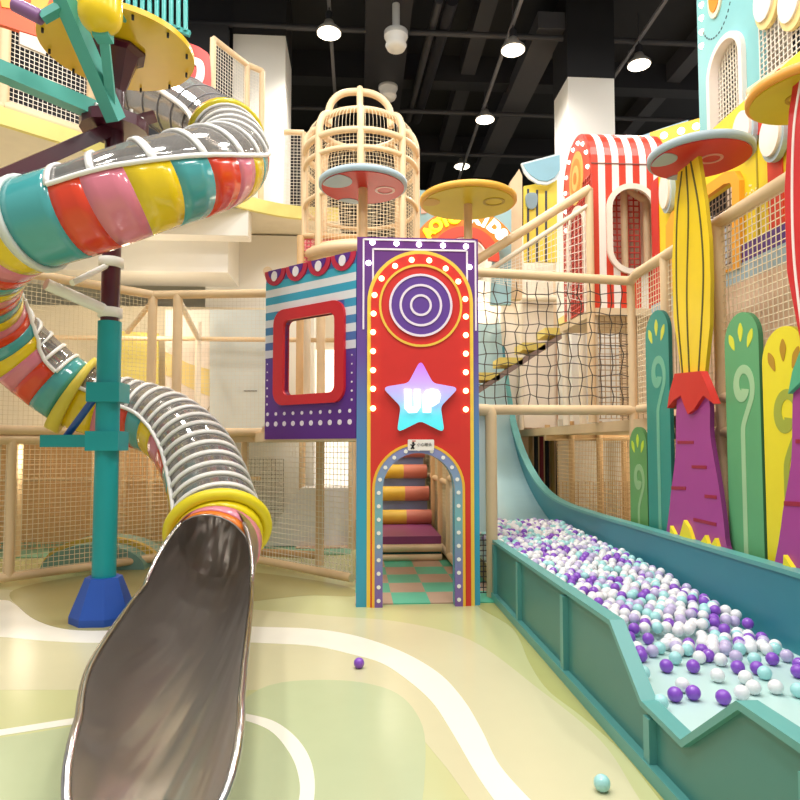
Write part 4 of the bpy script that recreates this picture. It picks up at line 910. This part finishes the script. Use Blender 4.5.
# interior seen through rope net: ramp with yellow treads, curtains, far nets
rp = thing('stair_ramp', 'slanting stair stringer with yellow treads seen through the rope net', 'stairs', P(480, 388, y=9.6))
A_, B_ = P(474, 393, y=9.6), P(606, 306, y=9.6); MB().bar(A_, B_, .5, .07, M('8f7a72', .6)).build('stringer', rp)
for i in range(6):
    q = A_.lerp(B_, (i+.5)/6); MB().box((q.x-.17, 9.35, q.z+.06), (q.x+.17, 9.85, q.z+.17), M('e4d070', .5)).build('tread', rp)
f = thing('play_structure', 'pale beige posts and net at the back behind the rope net', 'frame', (3, 12, 1.8))
for p_, y in ((520, 12), (582, 10.8), (596, 12.6), (502, 11.9)): x = P(p_, 350, y=y).x; rail((x, y, 1.7), (x, y, 4.6), .06, 'post', f, CREAM)
rail((P(470, 300, y=12).x, 12, P(500, 298, y=12).z), (4.6, 12, P(500, 298, y=12).z), .06, 'middle_rail', f, CREAM)
net(MB(), (P(565, 300, y=11.5).x, 11.5, 1.85), (5.0, 11.5, 1.85), (5.0, 11.5, 3.9), (P(565, 300, y=11.5).x, 11.5, 3.9), .1, M('8a6d4e', .8, var=0), .01).build('net', f, 'brown net')
cu = thing('striped_curtain', 'white and blush striped curtain panel behind the rope net', 'curtain', P(540, 380, y=12.6))
for i in range(9): x = P(526+i*5, 350, y=12.9).x; MB().box((x, 12.9, 1.85), (x+.1, 12.93, 3.6), M('f4e6d8' if i % 2 else 'd9b8a0', .6)).build('strip', cu)
tag(MB().box((P(484, 350, y=12.7).x, 12.7, 1.85), (P(518, 350, y=12.7).x, 12.75, P(500, 315, y=12.7).z), M('a8b9ba', .5)).build('grey_board'), 'blue-grey board behind the left half of the rope net', 'board')
# diagonal stair railing
f = thing('stair_railing', 'sloping beige handrail with net leading up to the striped booth', 'fence', P(480, 265, y=7.4))
A_, B_ = P(474, 262, y=7.6), P(589, 189, y=7.9)
rail(A_, B_, .055, 'handrail', f); rail(A_-V((0, 0, .22)), B_-V((0, 0, .2)), .03, 'lower_rail', f, CREAM)
net(MB(), A_-V((0, 0, .2)), V((B_.x, B_.y, 3.3)), B_-V((0, 0, .2)), A_-V((0, 0, .19)), .06, NETW).build('net', f)
rail((B_.x, B_.y, 1.8), B_, .05, 'post', f)
# ------------------------------------------------------------------ red and white striped booth
y1, y2 = 8.0, 9.13; xb0 = P(592, 220, y=y1).x; xb1 = P(668, 220, y=y1).x; zs = P(592, 163, y=y1).z; zt_ = zs+.6
ZB = 3.25
bt = thing('striped_booth', 'red and white striped barrel-roofed booth with an oval window', 'booth', (xb0, y1, ZB))
ns = 11; fS = Fr((xb0, y1, 0), (1, 0, 0)); wS = xb1-xb0
owl, owr, owb, owt = fS.uv(609, 230)[0], fS.uv(655, 230)[0], fS.uv(630, 272)[1], fS.uv(630, 187)[1]
hole = rrect(owl, owb, owr, owt, (owr-owl)/2-.01, 10)
def hole_span(u):     # extent of the window at a u
    r = (owr-owl)/2; c = (owl+owr)/2
    if abs(u-c) >= r: return None
    d = math.sqrt(max(0, r*r-(u-c)**2)); return (owb+r-d, owt-r+d)
RS, WS = M('d8402a', .4), M('f3ece4', .45)
yc_ = (y1+y2)/2; ry = (y2-y1)/2
sw = [.09]+[(wS-.09)/(ns-1)]*(ns-1); u = 0
for i in range(ns):
    m = RS if i % 2 == 0 else WS; ua, ub2 = u, u+sw[i]; u = ub2
    mb = MB(); lo_ = MB(); K = 8
    for k in range(K):
        a, b = ua+(ub2-ua)*k/K, ua+(ub2-ua)*(k+1)/K; h = hole_span((a+b)/2)
        for za, zb2 in ([(ZB, zs)] if not h else [(ZB, h[0]), (h[1], zs)]): (mb if not h or za > ZB else lo_).box((xb0+a, y1, za), (xb0+b, y1+.05, zb2), m)
    vs = []; fs = []; n_ = 16
    for j in range(n_+1):
        w = PI*j/n_; cy_, cz_ = yc_-ry*math.cos(w), zs+.6*math.sin(w)
        vs += [(xb0+ua, cy_, cz_), (xb0+ub2, cy_, cz_), (xb0+ub2, yc_-(ry-.05)*math.cos(w), zs+.55*math.sin(w)), (xb0+ua, yc_-(ry-.05)*math.cos(w), zs+.55*math.sin(w))]
    for j in range(n_):
        for k in range(4): fs.append((4*j+k, 4*j+(k+1) % 4, 4*j+4+(k+1) % 4, 4*j+4+k))
    lo_.v and lo_.build('stripe_panel', bt, ('red' if i % 2 == 0 else 'white')+' stripe panel below the window'); mb.add(vs, fs, m); mb.build('stripe_panel', bt, ('red' if i % 2 == 0 else 'white')+' stripe panel')
mb = MB(); stroke(mb, fS, hole, .07, -.0, .04, M('f1e6d6', .5), True); mb.build('window_frame', bt, 'cream oval window frame')
MB().bar((xb0, y1-.004, zs), (xb1, y1-.004, zs), .008, .012, M('8f5a50', .5)).build('seam', bt)
fE = Fr((xb0, y2, 0), (0, -1, 0)); Le = y2-y1
ah = arch(.22, ZB, Le-.22, P(575, 212, x=xb0).z)
ez = zs+.6
eo = [(Le, ZB)]+[(Le/2+ry*math.cos(PI*i/24), zs+.6*math.sin(PI*i/24)) for i in range(25)]+[(0, ZB)]
zm = P(575, 192, x=xb0).z
eo = [(Le/2+(ry-.055)*math.cos(PI*i/24), zs+.545*math.sin(PI*i/24)) for i in range(25)]
upr = [(Le-.055, zm)]+eo+[(.055, zm)]
MB().prism(fE, [upr], -.05, 0, M('e0604a', .4)).build('end_board', bt, 'coral red arched end board')
net(MB(), fE.at(0, ZB+.05), fE.at(Le, ZB+.05), fE.at(Le, zm), fE.at(0, zm), .075, M('d8574a', .7, var=0), .011).build('net', bt, 'red net')
mb = MB(); stroke(mb, fE, ah, .07, -.01, .03, M('f1e6d6', .5)); mb.build('arch_frame', bt, 'cream arch frame')
for k, r in enumerate((.27, .2, .13, .06)): MB().prism(fE, [circ(Le/2, zs+.03, r, 28, r*1.35)], 0, .008+.006*k, M(('f2c46a', 'ef9d4a', 'f4cf7a', 'ef8c3c')[k], .4)).build('target_ring', bt)
for k in range(8):
    uu, v_ = Le/2+(ry-.11)*math.cos(PI*k/7), zs-.0+.49*math.sin(PI*k/7)
    bulb(uu, v_, 0, M('fff0e6', emit=5), bt, fE, .027)
for uu in (.11, Le-.11):
    for k in (1, 2): bulb(uu, zs-.27*k, 0, M('fff0e6', emit=5), bt, fE, .027)
MB().box((xb0+.06, y2-.06, ZB), (xb1, y2-.01, zs), M('e8b8b0', .6)).build('back_board', bt)
net(MB(), (xb0+.1, y1+.4, ZB+.05), (xb1-.2, y1+.4, ZB+.05), (xb1-.2, y1+.4, zs), (xb0+.1, y1+.4, zs), .08, M('d8574a', .7, var=0), .012).build('net', bt, 'red net')
MB().box((xb1-.04, y1+.06, ZB), (xb1-.01, y2-.08, zs), CREAM).build('side_board', bt)
for x in (xb0+.55, xb0+.85): rail((x, y1+.3, ZB), (x, y1+.3, zs), .045, 'inner_post', bt)
rail((xb0+.4, y1+.3, zs-.1), (xb1, y1+.3, zs-.45), .045, 'inner_rail', bt)
dk = thing('booth_deck', 'beige deck and posts carrying the striped booth', 'deck', (xb0, y1, 1.8))
MB().box((xb0-.05, y1-.1, ZB-.1), (xb1+.8, y2+.1, ZB-.01), M('e2cba6', .6)).build('slab', dk)
for x_, y_ in ((xb0, y1), (xb1, y1), (xb0, y2), (xb1, y2)): rail((x_, y_, 1.8), (x_, y_, ZB-.1), .05, 'post', dk, CREAM)
net(MB(), (xb0, y1, 1.85), (xb1+.6, y1, 1.85), (xb1+.6, y1, ZB-.1), (xb0, y1, ZB-.1), .07, M('b79a74', .7, var=0), .007).build('net', dk, 'tan net')
# ------------------------------------------------------------------ yellow facade, turquoise tower
XY = 3.5; fY = Fr((XY, 7.6, 0), (0, -1, 0))
fa = thing('yellow_facade', 'yellow and red striped wall with an orange window and white petals', 'wall panel', (XY, 6.5, 1.8))
Yp = lambda pts: fY.px(pts)
YF = M('f0d325', .45)
w_o = Yp([(670, 292), (670, 226), (676, 212), (700, 193), (730, 172), (740, 171), (744.5, 180), (744.5, 268)]); w_i = Yp([(678, 288), (678, 229), (684, 219), (705, 201), (729, 184), (735, 183), (737, 188), (737, 268)])
uL, uR = fY.uv(652, 250)[0], fY.uv(860, 250)[0]
tpz = lambda p_: fY.uv(p_, 172-(p_-650)*.28)[1]
zT = fY.uv(700, 140)[1]
MB().prism(fY, [[(uL, 1.8), (uR, 1.8), (uR, zT), (uL, zT)], w_i], -.06, 0, YF).build('board', fa)
MB().prism(fY, [w_o, w_i], 0, .05, M('f2a92c', .45)).build('window_frame', fa, 'orange window frame')
MB().box((XY+.95, 7.6-uR, 1.85), (XY+1.0, 7.6-uL, zT), M('e2cdb4', .6)).build('inner_board', fa)
net(MB(), (XY+.6, 7.6-uL, 1.85), (XY+.6, 7.6-uR, 1.85), (XY+.6, 7.6-uR, zT), (XY+.6, 7.6-uL, zT), .07, M('8a7460', .7, var=0), .008).build('net', fa)
def strip(p0_, p1_, c): a, b = fY.uv(p0_, 250)[0], fY.uv(p1_, 250)[0]; MB().prism(fY, [[(a, 1.8), (b, 1.8), (b, zT), (a, zT)]], 0, .012, M(c, .45)).build('stripe', fa, 'red stripe')
strip(653, 660, 'cf2a22'); strip(771, 786, 'dc3d22')
mb = MB(); a = fY.uv(759, 250)[0]; mb.prism(fY, [[(a, 1.8), (a+.02, 1.8), (a+.02, zT), (a, zT)]], 0, .006, M('a89212', .5)); mb.build('seam', fa)
for px_, py_, rx, rz in ((672, 193, .13, .23), (751, 133, .15, .2), (780, 138, .15, .2)):
    uu, v_ = fY.uv(px_, py_); MB().prism(fY, [circ(uu, v_, rx, 30, rz)], .02, .07, M('aebfc4', .45)).build('petal_edge', fa, 'grey-blue petal rim'); MB().prism(fY, [circ(uu, v_+.02, rx*.86, 30, rz*.86)], .07, .1, M('efe4d8', .45)).build('petal', fa, 'cream oval petal')
MB().prism(fY, [Yp([(714, 146), (742, 124), (800, 118), (800, 136), (760, 135), (738, 140), (714, 160)])], .005, .03, RED).build('roof_edge', fa, 'red roof edge')
dot = MB()
for i in range(26): uu, v_ = fY.uv(746+random.random()*20, 185+random.random()*26); dot.prism(fY, [circ(uu, v_, .01, 8)], 0, .004, M('fbf0b0', .5))
dot.build('dots', fa)
MB().prism(fY, [[(fY.uv(745, 250)[0], 3.17), (uR, 3.17), (uR, 3.33), (fY.uv(745, 250)[0], 3.33)]], .012, .03, M('5d3a8c', .45)).build('band', fa, 'purple band'); MB().prism(fY, [[(uL, 3.0), (uR, 3.0), (uR, 3.17), (uL, 3.17)]], .012, .03, M('a9c6d2', .45)).build('band', fa, 'pale blue band')
MB().prism(fY, [[(uL, 1.8), (uR, 1.8), (uR, 3.0), (uL, 3.0)]], .012, .03, M('ecd0b4', .5)).build('band', fa, 'beige lower band')
XT = 3.75; fT = Fr((XT, 8, 0), (0, -1, 0)); t_ = thing('turquoise_tower', 'tall turquoise tower wall with an arched net window, top right', 'tower', (XT, 6.6, 4))
l_, r_ = fT.uv(698.5, 80)[0], fT.uv(760, 60)[0]; zl = fT.uv(700, 168)[1]; zu = 7.6
wl, wr = fT.uv(711, 100)[0], fT.uv(747.5, 100)[0]; wv = fT.uv(731, 32)[1]; wb = zl+.02
hin = arch(wl+.06, wb, wr-.06, wv-.06, 20); hout = arch(wl, wb, wr, wv, 20)
MB().prism(fT, [[(l_, zl), (wl, zl)]+[(wl, wb)]+hout[::-1][1:-1]+[(wr, wb), (wr, zl), (r_, zl), (r_, zu), (l_, zu)]], -.08, 0, M('86c3c6', .5)).build('board', t_)
MB().prism(fT, [[(l_-.9, zl), (l_, zl), (l_, zu), (l_-.9, zu)]], -.9, -.82, M('86c3c6', .5)).build('return_board', t_) if False else None
MB().prism(fT, [hout+hin[::-1]], -.1, .05, M('f0e2d8', .5)).build('arch_frame', t_, 'cream arch frame')
net(MB(), fT.at(wl+.05, wb, -.05), fT.at(wr-.05, wb, -.05), fT.at(wr-.05, wv-.05, -.05), fT.at(wl+.05, wv-.05, -.05), .05, NETW, .008).build('net', t_)
MB().box((XT+.35, 8-wr-.1, zl), (XT+.4, 8-wl+.1, zu), M('c9b9a8', .6)).build('inner_board', t_)
MB().prism(fT, [[((wl+wr)/2-.06, wb), ((wl+wr)/2+.07, wb), ((wl+wr)/2+.07, wv), ((wl+wr)/2-.06, wv)]], -.2, -.12, M('efe4da', .5)).build('inner_strip', t_)
for py_ in (5, 18, 32, 46): bulb(fT.uv(702, py_)[0], fT.uv(702, py_)[1], 0, M('fff0c8', emit=5), t_, fT, .03)
uu, v_ = fT.uv(716, -4); MB().prism(fT, [circ(uu, v_, .13, 24, .23)], 0, .02, M('f2e2c4', .5)).build('emblem', t_, 'cream oval'); MB().prism(fT, [circ(uu, v_+.02, .1, 24, .19)], .02, .03, M('e6912e', .5)).build('emblem', t_, 'orange oval')
ds = MB()
for i in range(14):
    a = -2.6+i*.16; ds.prism(fT, [[(uu+.3*math.cos(a), v_+.42*math.sin(a)-.0), (uu+.3*math.cos(a+.08), v_+.42*math.sin(a+.08)), (uu+.315*math.cos(a+.08), v_+.435*math.sin(a+.08)), (uu+.315*math.cos(a), v_+.435*math.sin(a))]], 0, .004, M('3b4a55', .5))
ds.build('dashed_arc', t_)
w2 = thing('scalloped_net_window', 'net bay with cream scalloped petals in the top right corner', 'fence', (XT, 5.3, 4.6))
rr_ = fT.uv(870, 50)[0]; zn0 = fT.uv(770, 88)[1]; zn1 = fT.uv(780, 30)[1]
net(MB(), fT.at(r_, zn0-.2, 0), fT.at(rr_, zn0-.2, 0), fT.at(rr_, zu, 0), fT.at(r_, zu, 0), .055, NETW, .007).build('net', w2)
MB().box((XT+.5, 8-rr_, zn0-.3), (XT+.55, 8-r_, zu), M('8a6660', .6)).build('back_board', w2)
for k, px_ in enumerate((771, 797)):
    uu, v_ = fT.uv(px_, 2); MB().prism(fT, [circ(uu, v_, .17, 28, .24)], .01, .05, M('e9cf8a', .5)).build('petal_edge', w2, 'pale yellow petal rim'); MB().prism(fT, [circ(uu-.02, v_+.04, .14, 28, .2)], .05, .07, M('f1e5da', .5)).build('petal', w2, 'cream petal')
rail(P(752, 93, x=XT-.15), P(806, 56, x=XT-.15), .06, 'rail', w2)
bs_ = thing('bulb_beam', 'yellow beam with round bulbs between booth and turquoise tower', 'beam', P(680, 130, y=8.4))
fb2 = Fr(P(655, 140, y=8.6), (1, -.5, 0)); MB().prism(fb2, [fb2.px([(650, 135), (705, 119), (705, 133), (650, 151)])], 0, .08, M('efc23e', .45)).build('board', bs_)
for px_, py_ in ((664, 138), (681, 133.5), (696, 129)): bulb(*fb2.uv(px_, py_), .08, M('fff0c8', emit=5), bs_, fb2, .045)
MB().prism(Fr(P(640, 140, y=9.4), (1, 0, 0)), [Fr(P(640, 140, y=9.4), (1, 0, 0)).px([(630, 142), (660, 131), (685, 123), (685, 150), (630, 160)])], 0, .1, M('a9cfe0', .5)).build('blue_board', bs_, 'light blue slanted board')
# ------------------------------------------------------------------ awning house left of the column
aw = thing('scalloped_awning', 'light blue scalloped awning over yellow boards with dark stripes, left of the column', 'awning', P(540, 220, y=10.4))
fw_ = Fr(P(540, 200, y=10.4), (1, 0, 0)); P0 = fw_.px
MB().prism(fw_, [P0([(524, 186), (557, 180), (557, 262), (524, 262)])], -.05, 0, M('f0d84a', .45)).build('wall_board', aw)
sc_ = P0([(519, 167), (557, 157), (557, 178), (553, 184), (545, 188), (535, 187), (527, 182), (522, 176)]); MB().prism(fw_, [sc_], .1, .14, M('e6f0f2', .45)).build('scallop_edge', aw, 'white rim')
sc_ = P0([(521, 168.5), (557, 159), (557, 174), (552, 181), (545, 185), (536, 184), (529, 179.5), (524, 174)]); MB().prism(fw_, [sc_], .14, .16, M('93c6d8', .45)).build('scallop', aw)
for a, b in ((527, 189), (536, 190), (545, 191)): MB().prism(fw_, [P0([(a, b), (a+2, b), (a+2, 262), (a, 262)])], 0, .01, M('3a3a4a', .5)).build('dark_stripe', aw)
MB().prism(fw_, [sm(P0([(526, 195), (536, 195), (536, 206), (531, 210), (526, 206)]), 4)], .01, .05, M('8fa9b4', .5)).build('drop', aw)
MB().prism(Fr(P(515, 200, y=10.0), (1, 0, 0)), [Fr(P(515, 200, y=10.0), (1, 0, 0)).px([(509, 184), (518, 171), (521, 178), (521, 300), (509, 300)])], -.08, .08, WOOD).build('corner_post', aw)
# neon sign
fN = Fr(P(465, 240, y=9.4), (1, 0, 0)); sgn = thing('neon_arch_sign', 'arched neon sign with yellow and white glowing letters behind the yellow disc', 'sign', P(465, 250, y=9.4))
cu2, cv2 = fN.uv(465, 258)
def fan(r0, r1, a0_, a1_): return [(cu2+r1*math.cos(a), cv2+r1*.92*math.sin(a)) for a in [a0_+(a1_-a0_)*i/24 for i in range(25)]]+[(cu2+r0*math.cos(a), cv2+r0*.92*math.sin(a)) for a in [a1_+(a0_-a1_)*i/24 for i in range(25)]]
k_ = 9.4/F
MB().prism(fN, [fan(35*k_, 56*k_, .4, PI-.4)], -.06, 0, M('d2801f', .4)).build('letter_board', sgn, 'orange arched board'); MB().prism(fN, [fan(24*k_, 35.5*k_, -.1, PI+.1)], -.04, .02, M('d84a2e', .4)).build('inner_arch', sgn, 'red inner arch'); MB().prism(fN, [circ(cu2, cv2, 22*k_, 30)], -.1, -.05, CREAM).build('centre_board', sgn)
NY, NW = M('ffd21c', emit=2.6), M('fff6ec', emit=2.4)
for i, ch_ in enumerate('AOTO KIDS'):
    if ch_ == ' ': continue
    a = PI-.62-i*(PI-1.24)/8; r = 45.5*k_
    put_text('letter', ch_, .235, .02, NY if i < 5 else NW, fN, cu2+r*math.cos(a), cv2+r*.92*math.sin(a), .03, sgn, a-PI/2, .012, 1.05)
ho = tag(MB().prism(fN, [fN.px([(421, 182), (432, 183), (437, 195), (438, 300), (421, 300)])], -.4, -.3, M('9cc6cc', .5)).build('pale_blue_board'), 'pale blue rounded board left of the neon sign, beside the birdcage', 'board')
tag(MB().prism(fN, [fN.px([(500, 190), (516, 190), (516, 300), (495, 300)])], -.4, -.3, M('9cc6cc', .5)).build('pale_blue_board'), 'pale blue board right of the neon sign', 'board')
MB().prism(fN, [fN.px([(423, 196), (429, 195), (429, 206), (423, 207)])], -.3, -.28, M('e8b9a8', .5)).build('small_window', ho)
bk2 = tag(MB().box((P(436, 262, y=11.9).x, 12.1, 1.85), (P(556, 262, y=11.9).x, 12.15, P(500, 232, y=11.9).z), M('efe4d6', .6)).build('cream_wall_board'), 'cream wall board behind the sloping stair rail', 'board')
# ------------------------------------------------------------------ birdcage tower
cy0 = 9.0; cc = P(361, 200, y=cy0); Rc = 57/F*cy0*.99; zb1 = P(361, 246, y=cy0-Rc).z; zr1 = P(361, 156, y=cy0).z; ztop = P(361, 130, y=cy0).z
cg = thing('birdcage_tower', 'big beige birdcage tower of posts and net with a domed top', 'tower', (cc.x, cy0, zb1))
def rng(z, r, t, nm, lab=None): MB().tube([(cc.x+r*math.cos(2*PI*i/40), cy0+r*math.sin(2*PI*i/40), z) for i in range(40)], t, WOOD, 8, closed=True).build(nm, cg, lab)
zsh = zr1
for z, t in ((zb1, .075), (zb1+.75, .03), (zb1+1.3, .035), (zsh, .045)): rng(z, Rc, t, 'hoop')
rng(ztop, Rc*.74, .045, 'top_hoop')
def dome(w): return [(cc.x+Rc*math.cos(w)*k, cy0+Rc*math.sin(w)*k, zsh+(ztop-zsh)*h) for k, h in ((1, 0), (.99, .4), (.94, .72), (.86, .92), (.74, 1))]
for k in range(8):
    w = 2*PI*(k+.5)/8+.38
    MB().tube([(cc.x+Rc*math.cos(w), cy0+Rc*math.sin(w), zb1)]+smooth2(dome(w), 3), .048, WOOD, 10).build('post', cg)
nb = MB()
for k in range(96):
    w = 2*PI*k/96; nb.tube([(cc.x+Rc*.98*math.cos(w), cy0+Rc*.98*math.sin(w), zb1)]+dome(w), .0032, NETC, 3, caps=False)
z = zb1
while z < zsh: nb.tube([(cc.x+Rc*.98*math.cos(2*PI*i/40), cy0+Rc*.98*math.sin(2*PI*i/40), z) for i in range(40)], .0032, NETC, 3, closed=True); z += .05
nb.build('net', cg)
q = V((cc.x-.02, cy0-.2, ztop)); hw = 31/F*cy0; hh = P(361, 92, y=cy0-.2).z-ztop
MB().tube(smooth2([q+V((-hw, 0, -.05)), q+V((-hw*.95, 0, hh*.55)), q+V((-hw*.5, 0, hh*.95)), q+V((hw*.4, 0, hh*.95)), q+V((hw*.92, 0, hh*.55)), q+V((hw, 0, -.05))], 5), .05, WOOD, 10).build('handle', cg, 'arched handle on top')
MB().tube([q+V((0, -.0, hh*1.12)), q+V((0, -.12, hh*.5)), q+V((0, -.35, .0))], .045, WOOD, 10).build('handle_brace', cg)
MB().lathe([(Rc*.99, -.1), (Rc*1.04, -.06), (Rc*1.04, .06), (Rc*.99, .1)], (cc.x, cy0, zb1), M('dcc094', .55), 40).build('base_ring', cg); MB().lathe([(Rc, -.02), (Rc, .02)], (cc.x, cy0, zb1-.03), M('e3cda8', .6), 40).build('floor_disc', cg)
# pink net bay under the birdcage
f = thing('pink_net_bay', 'pink mesh bay under the birdcage tower', 'fence', P(330, 245, y=8.8))
a, b = P(303, 236, y=8.6), P(362, 240, y=8.6); z_ = P(330, 262, y=8.6).z
net(MB(), (a.x, 8.6, z_), (b.x, 8.6, z_), (b.x, 8.6, a.z), (a.x, 8.6, a.z), .05, M('d9626e', .7, var=0), .011).build('net', f)
MB().box((a.x, 8.8, z_), (b.x, 8.82, a.z), M('e89a9a', .6)).build('board', f)
rail((a.x-.03, 8.6, 1.66), (a.x-.03, 8.6, a.z), .05, 'post', f, WOOD2); rail((a.x, 8.6, a.z), (b.x, 8.6, a.z), .04, 'rail', f, WOOD2)
for sx in (-.75, .75): rail((cc.x+sx, cy0, 1.66), (cc.x+sx, cy0, zb1), .06, 'post', f, CREAM)
